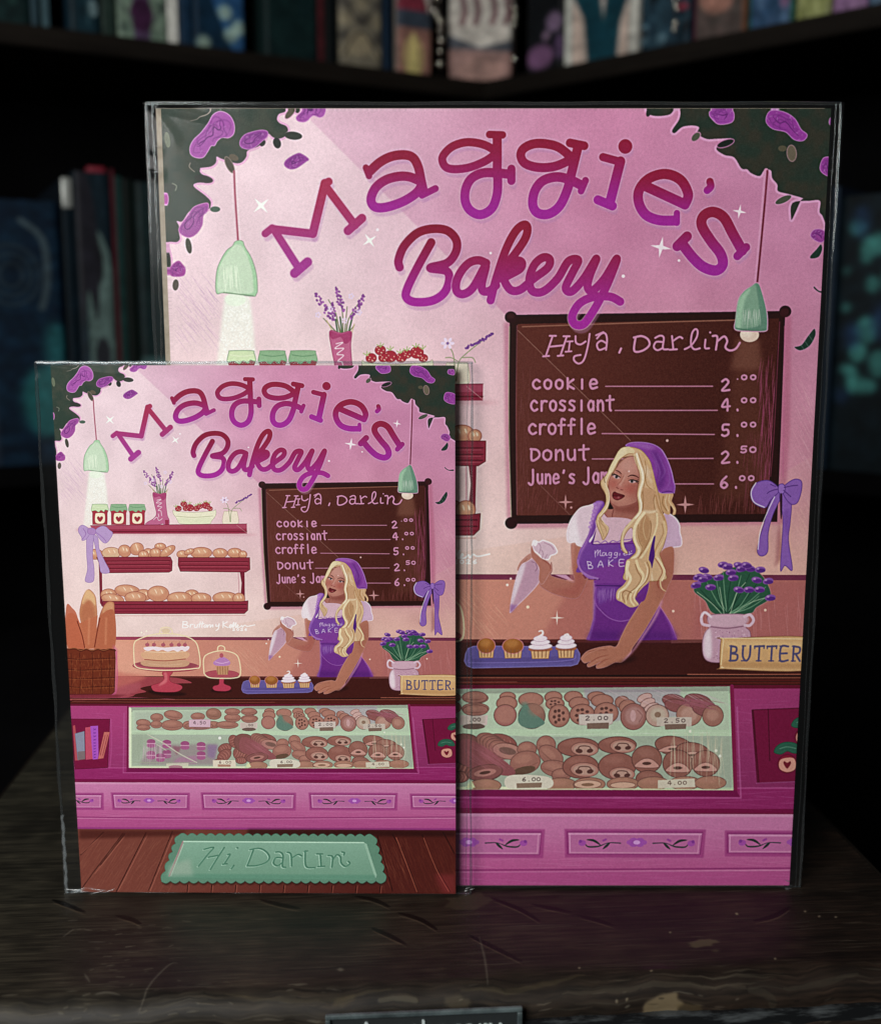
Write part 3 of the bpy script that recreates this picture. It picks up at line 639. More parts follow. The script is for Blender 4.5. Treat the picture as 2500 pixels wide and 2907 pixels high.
cookie(1005,155,45,38,chips=0);cookie(1040,185,55,45,chips=0);ell(1075,245,80,82,0,'#8a5f56',ol='#54362f');ell(1080,240,58,56,0,'#a4837c',.8,2);ell(1073,240,18,36,0,'#b79a98');line('1100,205 1130,240 1110,280',5,'#7c5550')
for x,y in ((1145,130),(1165,160),(1190,190)):ell(x,y,48,26,-20,'#b8a096',ol='#6a4a44')
ell(1225,240,72,68,0,'#a99484',ol='#54362f');ell(1230,235,50,44,0,'#c9bba8',.8,2);ell(1228,235,20,18,0,'#7d6a56')
for x,y in ((1330,150),(1345,180)):ell(x,y,75,40,10,'#7c4a48',ol='#54302f')
ell(1425,235,80,72,0,'#94705f',ol='#54362f');ell(1425,235,52,48,0,'#b09484',.7,2)
for x,y in ((1480,150),(1510,180),(1530,210)):ell(x,y,85,40,12,'#7c4a4a',ol='#54302f')
ell(1575,245,66,66,0,'#8e6657',ol='#54362f');ell(1572,240,40,36,0,'#a98674',.7,2)
poly('735,228 948,225 945,285 915,300 735,292','#d5c8c0',0,ol='#9c8c88',ow=1);text('2.00',775,238,28,26,'#33242a',5,38)
poly('785,283 922,280 920,318 785,318','#6b5a4c')
poly('1222,252 1442,252 1440,310 1222,305','#cfc2b6',0);text('2.50',1268,260,26,24,'#4a3a38',5,36);poly('1272,295 1408,293 1405,325 1275,328','#6b5a4c')
hatch(900,70,1500,110,16,25,190,'#d9c0cc',3,.6,61);hatch(1290,130,1400,170,22,12,200,'#a05868',3.5,.7,62);hatch(1400,130,1480,160,16,15,160,'#a05868',3.5,.7,63)
line('165,345 600,350 1660,350',0.1,'#fff')
# lower right
def roll(x,y,rx,ry,sx,sy,sr,rot=0):
    ell(x,y,rx,ry,rot,'#805347',ol='#4e302b',ow=1.8);ell(x-rx*.2,y-ry*.45,rx*.55,ry*.3,rot,'#94685a',.6,3)
    ell(sx,sy,sr,sr*.5,4,'#a47b6c',ol='#5d3a33',ow=1.3);ell(sx,sy,sr*.8,sr*.36,4,'#c0988a')
    line(f'{sx-sr*.5},{sy+sr*.02} {sx-sr*.3},{sy-sr*.22} {sx+sr*.3},{sy-sr*.2} {sx+sr*.5},{sy+sr*.02}',6,'#4a2c26')
    ell(sx-sr*.4,sy+sr*.12,sr*.26,sr*.16,10,'#4a2c26');ell(sx+sr*.4,sy+sr*.12,sr*.24,sr*.15,-10,'#4a2c26')
ell(40,440,120,95,30,'#6f4640',ol='#4e302b');
for k in range(5):bun(190+k*14,400+k*10,100-k*6,55,25,'#865c50')
ell(290,450,95,48,12,'#a0786a',ol='#5d3a33');ell(290,448,55,22,12,'#6a5046')
bun(410,440,60,48);bun(400,520,95,70,-10);ell(390,570,75,24,-12,'#54402f')
poly('0,380 110,400 330,560 270,600 0,520','#7d484a',1)
ell(150,580,110,48,-8,'#774a46',ol='#4e302b');ell(150,580,70,22,-8,'#a07268');ell(150,580,35,10,-8,'#4a3028')
hatch(20,380,180,480,50,35,180,'#a8606c',3.4,.55,64)
bun(530,415,60,58,20);bun(560,480,85,55,35);bun(590,560,95,50,10);bun(625,600,60,40)
roll(730,430,130,58,770,443,85);roll(975,420,120,52,1010,428,80);roll(745,550,112,72,770,570,88);roll(975,550,118,82,1005,598,80)
def slice_(x,y,rx,ry):
    ell(x,y,rx,ry,10,'#7f5548',ol='#4e302b',ow=1.8);ell(x-6,y-ry*.45,rx*.6,ry*.3,10,'#93695b',.6,3)
    poly(f'{x-rx*.75},{y+ry*.55} {x-rx*.5},{y+ry*.12} {x},{y-ry*.08} {x+rx*.5},{y+ry*.12} {x+rx*.75},{y+ry*.6}','#b58e80',1,ol='#5d3a33',ow=1.3)
    ell(x,y+ry*.3,rx*.3,ry*.12,0,'#4a3028')
slice_(1330,430,120,60);slice_(1450,470,110,60);slice_(1160,510,95,85);slice_(1355,540,95,85);slice_(1530,540,90,80)
slice_(1180,640,90,60)
for x in (150,620,800,1010,1200,1400,1560):
    bun(x,660,100,42,0,'#94705a',line_=0)
ell(790,660,85,26,0,'#bda38a',ol='#6a4c3e');ell(790,662,40,10,0,'#7a6048');ell(1010,668,80,20,0,'#bda38a',ol='#6a4c3e')
poly('300,600 545,612 548,682 300,680','#e2dccb',1);text('6.00',380,612,26,24,'#3c2c2c',5,30);poly('345,648 505,645 500,676 348,678','#7c6c58')
poly('1230,640 1460,632 1465,685 1230,690','#ded8c4',0,.95);text('4.00',1290,645,26,24,'#5a4a40',5,32)
poly('20,680 60,620 75,680','#c8d8b4')
line('0,686 400,688 900,690 1700,706',9,'#dcd9b8',0,.9)
hatch(1310,330,1640,420,44,89,280,'#dcd4b8',3,.6,65)
for x,y in ((1595,462),(1432,340),(1620,495)):ell(x,y,9,9,0,'#eef4e0')
V('D');ell(1307,292,13,13,0,'#fbfdf4');poly('1248,480 1440,478 1445,535 1250,535','#e6dcc8');text('6.00',1300,485,22,22,'#5a3c3c',4,28);poly('1290,515 1400,515 1400,535 1290,535','#9c7c66')
poly('1530,535 1555,498 1575,535','#dfe6b4');poly('850,510 1040,505 1040,545 850,545','#d9d8c0',0,.8);ell(930,540,60,16,0,'#b07c8c')
V('K')
poly(cs,'#d0c4b6',0,.08)
fr=P('V7:668,640 V7:668,1075 V8:1165,1068 V8:1118,612');line('V7:672,635 V7:668,1072',6,'#7a1446',0);line('V8:1122,612 V8:1165,1060',9,'#6a0f3a',0)
poly('V7:668,1060 V8:1168,1052 V8:1185,1080 V7:660,1090','#7c1450',0);line('V7:640,1095 V8:1190,1085 V8:1150,700',4,'#c065a0',0,.6);line('V7:645,680 V7:640,1095',5,'#c065a0',0,.4)
TINT=None
# ---------------------------------------------------------------- floor + rug
V('K')
poly('-10,1709 1410,1707 1410,1970 -10,1970',lambda X,Y:mixc('#7c4338','#54201a',sm((X-150)/1100)),0)
grain_floor=noise(CH,CW,5,77)
V('V7')
for s in ('560,1510 330,1680','650,1510 330,1860','730,1510 345,1930','800,1520 590,1925','985,1510 810,1925','900,1510 700,1900'):
    pass
line('500,1510 340,1670|640,1515 430,1790 350,1900|800,1510 590,1925|985,1500 815,1920|650,1520 480,1740',7,'#3a130e',0,.9);line('490,1530 345,1660|648,1540 440,1800|808,1530 605,1920|990,1530 830,1915',5,'#b06a5a',0,.7)
hatch(340,1540,1000,1900,240,123,80,'#9c6250',2.2,.45,71)
poly('330,1495 1100,1495 1000,1530 330,1560','#3c130f',0,.6,5)
ell(400,1760,50,90,10,'#c09a94',.0,8)
V('V8')
line('905,1520 1010,1900|1070,1600 1185,1910|1215,1510 1300,1720 1410,1900|1010,1510 1075,1620|1360,1490 1440,1640',8,'#2c0806',0,.9)
line('1035,1530 1110,1720 1180,1905|1225,1530 1310,1740 1400,1900',6,'#b0604c',1,.75)
hatch(900,1530,1100,1850,90,68,90,'#94543e',2.2,.5,72);hatch(1100,1530,1430,1880,110,66,90,'#7c3c2c',2.2,.45,73)
poly('0,1480 1450,1480 1450,1520 0,1525','#260a08',0,.65,5);poly('1300,1780 1450,1780 1450,1920 1360,1920','#a03c44',0,.4,8)
V('K')
for x in range(400,1150,90):
    line(f'{x},1930 {x-4},1962',4,'#3a120e',0);line(f'{x+4},1930 {x},1962',3,'#a8604e',0,.6)
# rug
def scallop(pts,n,amp):
    out=[]
    for i in range(len(pts)):
        a=np.array(pts[i],float);b=np.array(pts[(i+1)%len(pts)],float);d=b-a;L=np.hypot(*d);nn=np.array([d[1],-d[0]])/L;m=max(int(L/n),1)
        for k in range(m*6):
            t=k/(m*6);out.append(a+d*t+nn*amp*(abs(math.sin(math.pi*t*m))-.3))
    return np.array(out)
q=P('V7:1025,1525 V8:880,1520 V8:930,1700 V8:960,1835 V7:905,1850 V7:960,1700')
out=scallop([tuple(t) for t in q],34,10)
poly(out+np.array([2,8]),'#24100c',0,.6,3);poly(out,'#66917b',0,ol='#4c7a66',ow=2)
inner='V7:1060,1570 V8:810,1567 V8:895,1800 V8:880,1825 V7:940,1820'
poly(inner,lambda X,Y:mixc('#8ab39d','#7aa48d',sm((Y-1740)/150)),0)
poly('V8:810,1567 V8:830,1575 V8:900,1790 V8:895,1812 V8:885,1800','#a8cdb6',0,.8)
poly('V7:940,1795 V8:890,1790 V8:885,1825 V7:930,1830','#5f937c',0,.7,3)
line('V7:1062,1570 V8:808,1567',5,'#bfe3cc',0);line('V7:1058,1572 V7:962,1812',5,'#b9848c',0,.8);line('V7:1062,1590 V7:975,1810',3,'#d9dccf',0,.6)
poly('V7:960,1740 V7:1110,1690 V7:1130,1810 V7:950,1815','#b3bfb0',0,.5,8)
def emb(s,w=9):
    for dx,dy,c,a in ((-2.5,2,'#c3e6d2',.8),(2,-1.5,'#3c6a56',.9),(0,0,'#568a72',1)):
        for t in s.split('|'):
            p=P(t)
            if len(p)>2:p=cat(p,False)
            stroke(p+np.array([dx,dy]),w*sc(),c,a)
V('V7');emb('1205,1625 1270,1612 1230,1660 1165,1742|1345,1612 1300,1680 1248,1765|1235,1680 1310,1665|1370,1660 1385,1662 1345,1725|1365,1725 1335,1728|1435,1612 1440,1614|1412,1735 1395,1758',9)
V('V8');emb('40,1620 10,1700 -5,1735|15,1625 80,1615 130,1640 150,1680 120,1715 60,1735 -5,1738|195,1640 225,1640 245,1665 240,1735 262,1745|240,1680 195,1680 178,1715 205,1735 240,1712|275,1640 300,1655 305,1735|305,1680 350,1655 375,1665|400,1630 405,1735 465,1745|395,1635 415,1630|505,1650 510,1735|480,1650 520,1650|490,1738 535,1735|560,1660 590,1670 585,1740|590,1690 620,1655 645,1670 650,1710 680,1735 710,1715 700,1700|655,1635 672,1640 668,1655',9)
# ---------------------------------------------------------------- baguettes + basket
V('V5')
poly('255,1870 300,1890 335,1945 360,2100 255,2100','#c5735a',1);
poly('365,1850 385,1790 410,1755 435,1755 470,1800 480,1870 482,1960 450,2100 400,2100 355,1950','#c88a64',1,ol='#a8644c',ow=1.2)
poly('400,1760 430,1760 465,1800 470,1870 430,1830 385,1860 372,1840','#e4bc8c',1,.9,2);poly('400,1830 440,1850 470,1950 440,2080 400,2060 360,1940','#b56a4c',1,.7,5)
poly('500,1980 520,1900 560,1845 600,1842 612,1880 612,2100 520,2100','#bd7656',1,ol='#96503e',ow=1.5);poly('525,1900 560,1850 600,1848 608,1880 590,1930 560,1900 530,1930','#d9a47c',1,.8,3)
V('V7')
poly('245,0 320,20 370,230 250,225','#c0694c',1);poly('320,60 460,0 440,230 375,235','#c07050',0);poly('460,60 480,0 575,-30 575,235 435,235','#b96a4c',1)
line('315,40 350,140 368,225|475,20 455,120 438,220',7,'#7c2e20');line('400,20 395,200|520,20 515,200',14,'#d99470',a=.5,bl=2)
poly('568,200 600,240 590,540 565,560','#d06a90',0,.6,3)
poly('240,232 420,240 580,235 584,300 578,530 560,548 250,552','#72301c',0,ol='#4a1a10',ow=2)
for y in (300,375,435,495):line(f'250,{y} 340,{y+8} 430,{y+2} 580,{y-4}',6,'#4c1a10',a=.85);line(f'250,{y+10} 430,{y+12} 578,{y+5}',4,'#a05a34',a=.5)
for x in (272,332,420,480,540):line(f'{x},262 {x+6},400 {x+2},545',5,'#4c1a10',a=.8)
hatch(262,270,570,530,200,88,26,'#a8623c',3,.45,81)
line('255,238 300,232 340,248 380,236 420,250 460,236 500,248 540,236 582,244',13,'#5c2214');line('255,234 300,228 340,244 380,232 420,246 460,232 500,244 540,232',4,'#b0744c',a=.8)
line('590,250 598,400 590,530 560,552',5,'#c85a8c',a=.8);poly('250,548 700,552 740,535 600,570 255,575','#5c1424',0,.5,3)
# ---------------------------------------------------------------- cake stands
poly('830,520 1080,540 1000,560 850,545','#1c0606',1,.7,3);ell(1325,520,75,12,0,'#1c0606',.7,3)
ell(940,352,235,38,1,'#b54b5e',ol='#8a2c44',ow=1.5);ell(945,342,215,28,1,'#8f3448')
poly('915,395 985,392 965,425 975,460 1045,485 1048,510 1000,530 870,528 840,505 842,485 900,465 925,435','#bb4558',1,ol='#8a2438',ow=1.5);poly('925,400 945,400 945,460 890,490 900,470 930,440','#d97a80',1,.8,2)
poly('790,312 1075,310 1065,355 800,352','#c99878',1);poly('788,252 1078,250 1078,300 930,312 790,302','#dca984',1);line('790,305 930,314 1076,300',7,'#a04a3c');line('790,250 930,256 1078,248',5,'#eecfae')
poly('786,222 850,215 930,222 1010,215 1098,212 1096,236 1070,248 1050,238 1020,250 990,240 950,250 915,238 880,248 850,236 815,246 790,238','#efe2ee',1)
for x in (808,855,920,978,1030,1072):ell(x,203,15,13,0,'#a84a60');line(f'{x},192 {x+5},182',3,'#7a4a50')
line('830,172 940,168 1040,170',10,'#d09a90',a=.6);line('820,335 930,345 1050,335',8,'#d9b090',a=.6)
poly('715,200 760,160 850,130 940,122 1050,135 1130,165 1165,215 1178,345 1130,368 900,378 760,368 715,345','#f0d8c0',1,.14)
line('895,120 905,90 940,80 975,92 985,122|718,345 715,200 760,160 850,132 940,124 1050,136 1125,165 1162,215 1178,345 1130,368 930,380 760,368 718,345',8,'#f0dfb8',a=.95)
ell(938,105,30,18,0,'#e0c8a0',.7)
ell(1330,405,120,28,0,'#a83c50',ol='#8a2438');poly('1315,430 1345,430 1345,470 1388,490 1390,510 1360,522 1290,520 1268,505 1275,488 1310,475','#bb4058',1,ol='#8a2438')
poly('1288,350 1382,348 1372,408 1300,408','#c08a62',0)
for x in (1300,1318,1336,1354,1370):line(f'{x},352 {x+2},405',4,'#8a5038',0)
poly('1270,325 1300,300 1335,285 1370,300 1390,325 1370,345 1290,345','#b578c0',1);line('1285,320 1330,330 1380,318',6,'#d8a8dc');ell(1328,275,14,16,0,'#b0485c')
poly('1203,300 1240,260 1330,240 1420,262 1455,310 1460,410 1420,430 1250,430 1203,405','#f0d8c0',1,.14)
line('1300,238 1305,215 1325,207 1348,218 1350,240|1206,400 1203,300 1240,262 1330,242 1420,262 1452,310 1460,405 1425,430 1330,434 1240,428 1206,400',8,'#f0dfb8',a=.95)
for x,y,r in ((768,118,6),(802,108,6),(785,128,4)):ell(x,y,r,r,0,'#fbf2e0')
# signature
line('1060,40 1055,82|1058,42 1085,42 1085,58 1062,60 1095,70 1085,82 1058,84|1110,60 1108,82 1115,62 1130,60|1140,62 1140,80 1155,80 1160,62 1158,80|1180,42 1172,80|1195,42 1190,80|1168,58 1205,54|1215,62 1205,75 1215,80 1228,62 1228,80 1240,64 1250,64 1250,80 1265,62 1268,78|1290,60 1290,72 1305,70 1312,55 1305,90 1290,102|1340,40 1338,82|1368,42 1340,62 1375,82|1385,75 1400,66 1392,60 1382,75 1395,82 1415,45 1408,80 1430,48 1425,80 1445,68 1440,62 1435,78 1455,78 1470,66 1475,78 1490,64 1510,72 1560,62',7.5,'#fffafa')
text('2026',1405,86,18,16,'#fffafa',6,28)
# ---------------------------------------------------------------- tray + muffins
V('V4')
poly('92,512 98,480 108,458 130,449 160,447 350,451 560,455 585,462 598,485 598,510 588,530 560,538 350,541 130,543 104,534','#695c9e',0,ol='#8c80bc',ow=1.5);poly('125,503 575,494 570,522 130,528','#5a4c8c',0,.6)
line('112,508 130,520 400,520 560,512 580,490',4,'#7f70b8')
def muffin(x,top,bot,w,icing):
    h=bot-top
    if icing:
        poly(f'{x-w*.42},{bot-44} {x+w*.42},{bot-44} {x+w*.36},{bot-3} {x-w*.36},{bot-3}','#dcb283',0,ol='#8a5c40',ow=1.2)
        poly(f'{x-w*.45},{bot-50} {x+w*.45},{bot-50} {x+w*.4},{bot-36} {x-w*.4},{bot-36}','#a8684a',1)
        for k,(dy,ww) in enumerate(((-56,.52),(-74,.42),(-90,.3))):
            ell(x,bot+dy,w*ww,13,-2,'#f3e6f0',ol='#c4a4bc',ow=1)
        line(f'{x-6},{bot-98} {x+10},{top+18} {x+8},{top+4} {x-6},{top+6}',12,'#f6ecf2',w2=6)
    else:
        poly(f'{x-w*.42},{bot-46} {x+w*.42},{bot-46} {x+w*.36},{bot-3} {x-w*.36},{bot-3}','#dcb283',0,ol='#8a5c40',ow=1.2)
        ell(x,bot-56,w*.48,h*.36,0,'#9c5f2c',ol='#d98a94',ow=1.5);ell(x-4,bot-68,w*.3,h*.2,0,'#c08448',.8,3)
    for k in (-.27,-.1,.08,.26):line(f'{x+w*k},{bot-40} {x+w*k*.9},{bot-8}',3.5,'#8a5c40',0)
muffin(188,408,502,82,0);muffin(305,413,505,96,0);muffin(425,380,508,100,1);muffin(538,396,506,88,1)
star(498,328,34,'#f6ecd8',0,.14);ell(370,280,7,7,0,'#f2dcc0');ell(295,156,5,5,0,'#f0c8c8');ell(280,183,6,6,0,'#f6e8d8');ell(1010,303,6,6,0,'#f0c8b8');ell(1418,302,6,6,0,'#f0c8b8')
# ---------------------------------------------------------------- woman
TINT='woman'
V('B')
# cream window block behind arm
poly('420,470 535,480 535,200 560,170','#e8cdb4',0,0)
poly('430,480 530,482 600,540 560,530','#e8b8d8',0,.8)
# far arm (her right, picture left): upper arm, forearm, hand
poly('578,210 655,235 640,330 650,440 690,520 720,500 700,560 650,660 595,685 520,672 420,640 330,590 300,540 290,420 240,330 235,290 245,250 262,290 320,340 365,360 400,400 410,430 400,480 430,500 520,525 600,545 590,470 580,400','#a9685a',1,ol='#b9858c',ow=1)
poly('575,210 600,215 590,400 600,520 600,545 520,525 440,500 560,530','#d9a08a',0,.5,2)
poly('600,420 660,440 700,520 660,640 600,675 500,650 400,610 520,600 600,560','#9c4f48',1,.6,6)
line('405,380 410,440 398,470',10,'#7c342e',a=.6);line('240,300 300,370 320,460',6,'#8c4a40',a=.6)
poly('115,440 125,400 150,360 205,310 235,300 240,330 215,365 150,410 135,445','#c08a76',1,ol='#d9a8a0',ow=1);line('130,440 150,395 200,345',6,'#8f5048',a=.7)
# icing bag
poly('150,400 200,370 245,345 280,370 300,430 312,490 290,560 200,660 110,745 62,795 55,780 75,650 110,500','#c8a0b4',1,ol='#e4cbd6',ow=1.5)
poly('150,405 190,390 160,500 110,640 68,740 75,650 110,500','#e8dce6',1,.9,2);poly('190,385 280,380 300,440 305,490 200,620 120,720 150,560','#bb94ac',1,.5,4);poly('60,730 95,735 120,735 62,798','#9c6ca8',1,.8,2)
line('270,380 285,420 270,450|240,370 262,376',5,'#7c5068',a=.8)
poly('245,215 260,190 300,205 330,190 370,200 420,225 445,260 455,290 430,310 400,320 380,352 330,345 300,310 262,280 245,250','#d9bccb',1,ol='#f4ecf2',ow=3)
line('325,345 335,300 320,270|350,345 370,310|300,300 315,250 300,215|345,210 400,235 425,270',4,'#9c7088',a=.8);poly('245,215 262,192 290,205 270,240','#f6f0f4',1)
poly('238,235 262,290 325,345 360,360 402,400 408,440 390,470 330,560 300,520 305,430 270,370 240,335 232,290','#a96a5c',1,ol='#c08c88',ow=1);line('330,350 390,395 400,430',5,'#7c342e',a=.7)
# torso / dress skirt
poly('765,530 790,600 775,700 765,850 735,960 705,1030 740,1040 1480,1040 1470,1010 1420,900 1330,760 1250,560 1220,520','#702c88',0)
poly('765,530 795,560 785,700 775,860 750,960 735,1030 700,1030 735,960 760,850','#a06cb8',0,.9,2)
poly('1340,775 1440,920 1478,1010 1478,1035 1440,1030 1420,930','#9a54ae',0,.8,2);line('1335,760 1420,895 1470,1020',6,'#b874b8')
poly('740,960 1480,980 1478,1040 705,1035','#451668',0,.5,8)
poly('1250,880 1310,760 1280,900 1200,1035 1120,1035','#3c1060',0,.7,4)
# apron top
bib='758,-10 745,120 715,200 660,270 640,330 640,395 660,450 720,505 790,520 800,560 1240,560 1270,300 1290,180 1100,160 1080,180 1000,200 770,205 775,60'
poly(bib,'#823e9a',1)
line('700,205 655,275 638,340 642,400 668,455 725,508 800,516',16,'#a068b8');line('770,522 815,522',7,'#45186c')
poly('660,300 640,390 700,480 800,510 700,420','#8450a4',1,.6,5)
poly('790,560 1010,560 1250,600 1280,760 1100,860 980,875 900,830 780,720 780,600','#743290',1,.9);line('790,575 1000,580',8,'#3c1460');line('786,590 782,720 830,790 900,850 990,878 1080,865',8,'#9a5cb0')
poly('795,595 960,590 950,650 850,720 810,730','#7a46a0',1,.7,3);hatch(800,595,950,620,44,95,90,'#a476bc',3.4,.6,91)
V('F')
# sleeves and shirt
poly('0,1380 40,1240 110,1130 190,1050 300,1020 400,1010 420,1200 380,1350 340,1500 240,1590 200,1590 140,1570 110,1530 40,1535 0,1500','#e2cad6',1,ol='#f4e8f0',ow=2)
poly('0,1400 60,1230 150,1130 130,1200 150,1350 180,1480 220,1570 140,1570 110,1530 20,1530','#f2e8ee',1,.9,3)
poly('1370,1130 1440,1145 1530,1210 1580,1300 1585,1400 1610,1500 1600,1590 1500,1610 1400,1625 1330,1640 1300,1400','#d2b2cc',1,ol='#efe0ec',ow=2.5);poly('1370,1140 1420,1150 1440,1300 1380,1500 1330,1600 1310,1400','#b792ae',1,.5,6)
poly('360,1500 400,1330 440,1200 520,1120 900,1200 950,1380 880,1520 600,1540 450,1555 370,1555','#d9b6c4',1)
poly('450,1160 560,1250 800,1260 700,1400 480,1400','#e2c4d2',1,.6,8)
# neck
poly('525,1070 640,960 1000,940 990,1150 930,1220 800,1255 700,1255 600,1210 530,1145','#a06358',1,ol='#8a4a4a',ow=1.5)
poly('650,1010 780,1040 1000,960 990,1130 850,1130 700,1110 670,1080','#7c3c34',1,.75,5);line('650,1080 635,1140 630,1200',7,'#6c2e2a');line('530,1140 600,1215 720,1262 850,1250 930,1222',7,'#8a4446')
poly('580,960 640,1040 640,1070 560,1060','#24100c',1)
# arms: near arm (right in picture)
V('B')
poly('1335,300 1380,262 1445,262 1450,400 1440,500 1400,590 1385,630 1340,720 1260,860 1180,990 1100,1100 1080,1150 1010,1222 950,1225 870,1262 800,1275 788,1255 800,1235 830,1220 730,1262 712,1240 740,1215 690,1228 662,1200 662,1180 710,1130 800,1100 900,1085 960,1090 1010,990 1060,890 1150,750 1220,650 1240,550 1250,450 1280,380','#a96a56',1,ol='#b98080',ow=1)
poly('1100,1120 1180,1000 1270,860 1350,700 1340,760 1290,870 1190,1020 1110,1130 1040,1200 1010,1215','#d295b8',1,.85,2)
poly('1290,400 1340,330 1440,280 1440,500 1390,600 1320,700 1290,560','#99584a',1,.6,8);poly('1000,1000 1080,880 1180,740 1150,850 1060,1000 990,1100','#bb7c62',1,.6,6)
line('715,1135 800,1120 880,1120|715,1240 800,1185 900,1160|790,1250 850,1210 900,1195',5,'#7c382e',a=.7,w2='tap');line('672,1195 720,1150 800,1118 900,1098',6,'#d09a82',a=.6,w2='tap');line('725,1250 800,1205 880,1180|800,1262 870,1225',5,'#cc937c',a=.6,w2='tap')
poly('1010,1215 1060,1190 1140,1180 1100,1215 960,1250 860,1265','#1e0706',1,.6,4)
line('1150,760 1060,900 1000,1010 970,1085',4,'#d09a82',a=.6)
# apron straps over shirt
V('F')
poly('390,975 460,955 520,985 500,1100 430,1200 410,1320 370,1420 340,1550 920,1560 930,1480 1000,1480 1000,1700 200,1950 150,1860 140,1780 180,1650 260,1500 310,1380 340,1230 370,1080','#7a44a0',1)
poly('358,1500 400,1330 440,1200 900,1220 930,1450 880,1500 760,1520 640,1510 560,1540 480,1500 440,1555 370,1550','#d9b6c4',1)
poly('395,980 460,958 500,975 440,1080 400,1180 370,1250 320,1420 280,1540 200,1680 160,1800 150,1760 200,1620 290,1450 310,1380 350,1180 370,1080','#b07cc4',1,.9,2)
for x,y in ((385,1000),(400,1050),(372,1095),(362,1150),(350,1205),(330,1262),(318,1320)):ell(x,y,24,22,0,'#b98acc',.9)
poly('430,1180 415,1320 380,1420 345,1530 360,1560 400,1400','#5c2488',1,.9)
line('355,1565 560,1560 930,1555',8,'#4f1c78',a=.9);line('380,1530 430,1520 470,1548 530,1515 580,1545 640,1512 700,1530 760,1508 850,1500 910,1490',12,'#8a58ac',a=.9)
V('B');poly('640,330 660,280 760,230 1060,240 1100,330 1060,520 800,515 720,500 650,440','#823e9a',0,0)
V('F')
S='#f0d6f0'
line('390,1650 395,1740|392,1690 430,1640 425,1720|430,1690 465,1645 462,1715 490,1720|530,1680 500,1680 495,1715 520,1720 545,1680 545,1715 565,1715|620,1680 590,1680 585,1712 615,1712 625,1680 615,1745 580,1750|700,1680 670,1680 665,1712 695,1712 705,1680 695,1745 655,1752|740,1690 735,1718|760,1640 762,1642|790,1700 830,1685 820,1668 795,1690 805,1716 850,1705|870,1668 880,1690 865,1710 890,1700 910,1690|905,1655 900,1668',8,S)
text('B',290,1800,80,100,S,10,skew=-.2);text('A',430,1795,80,85,S,10);text('K',570,1780,85,90,S,10);text('E',722,1775,85,95,S,10)
line('150,1780 160,1850 200,1930 300,2000 430,2040',26,'#a873bc')
# hair back (right mass)
HC,HD,HLt='#cfa878','#9a7048','#ecd9b0'
poly('1250,840 1480,850 1470,960 1500,1010 1530,1080 1520,1150 1480,1155 1490,1090 1450,1030 1440,1150 1350,1120 1300,1000','#c9a070',1)
line('1440,880 1430,960 1480,1040 1515,1100 1490,1150',26,'#dcbc8c',w2=10);line('1350,900 1340,1000 1400,1100',14,'#8a6038',a=.7);line('1400,880 1380,980 1420,1100',18,'#e0c498',a=.8)
# kerchief
poly('820,185 880,148 1000,138 1130,150 1230,180 1320,240 1380,330 1430,440 1470,560 1500,700 1515,760 1505,840 1490,850 1320,850 1270,800 1240,700 1200,560 1160,420 1080,290 1000,235 900,205','#8a419e',1,ol='#b486cc',ow=1.6)
poly('840,180 900,155 1050,150 1150,175 1250,230 1150,240 1050,220 950,205','#a468b8',1,.8,3);poly('1180,250 1280,300 1350,450 1380,600 1360,760 1290,800 1250,700 1270,560 1230,400','#682a84',1,.8,4)
line('1180,270 1250,400 1300,560 1275,700|1270,300 1340,450 1370,560 1300,680|1390,400 1430,560 1440,700 1380,800|1220,380 1250,480 1260,600',12,'#a070c0',a=.6,bl=1,w2='tap')
poly('1340,790 1440,770 1500,740 1505,840 1400,835 1330,845','#8a4aa4',1,.7,3);line('1330,848 1420,826 1490,845',8,'#4c1a70');line('1320,240 1400,380 1460,540 1495,700',7,'#c496d6',a=.8)
# hair base
poly('880,205 780,212 720,262 670,350 600,480 555,580 500,640 470,690 480,760 520,830 545,900 535,1000 480,1090 425,1160 410,1240 430,1330 470,1420 500,1500 540,1460 570,1400 580,1330 520,1270 470,1210 500,1150 560,1080 590,980 600,870 570,760 590,700 640,560 700,450 760,360 900,330 960,350 1000,500 1010,640 990,760 975,880 1000,1000 1000,1120 930,1220 830,1310 770,1420 750,1540 770,1640 820,1690 850,1680 800,1600 790,1500 830,1400 900,1330 930,1400 920,1500 960,1600 960,1680 900,1740 830,1830 810,1940 830,2069 1350,2069 1380,1960 1330,1790 1300,1700 1350,1600 1400,1400 1370,1250 1320,1060 1290,900 1240,700 1200,540 1160,400 1060,270 980,225','#d4b184',1,ol='#9a7448',ow=1.2)
# forehead / face
poly('900,330 800,370 740,420 690,500 640,560 600,640 580,720 590,850 605,960 650,1010 720,1038 800,1030 900,1005 980,960 975,880 985,760 1010,640 1000,500 960,380','#b37668',1,ol='#8f5048',ow=1.3)
poly('760,400 900,345 960,420 980,560 900,600 780,560 720,520','#c18e84',1,.5,8);poly('940,600 1005,600 990,760 975,880 980,950 900,990 930,860','#7c3c34',1,.6,8);poly('620,960 740,1010 900,990 800,1035 700,1035','#9a5c52',1,.6,4)
ell(640,720,65,50,20,'#9a3a34',.75,8);ell(880,790,90,58,5,'#9a3a34',.75,9);ell(840,450,70,60,0,'#c8988e',.5,12)
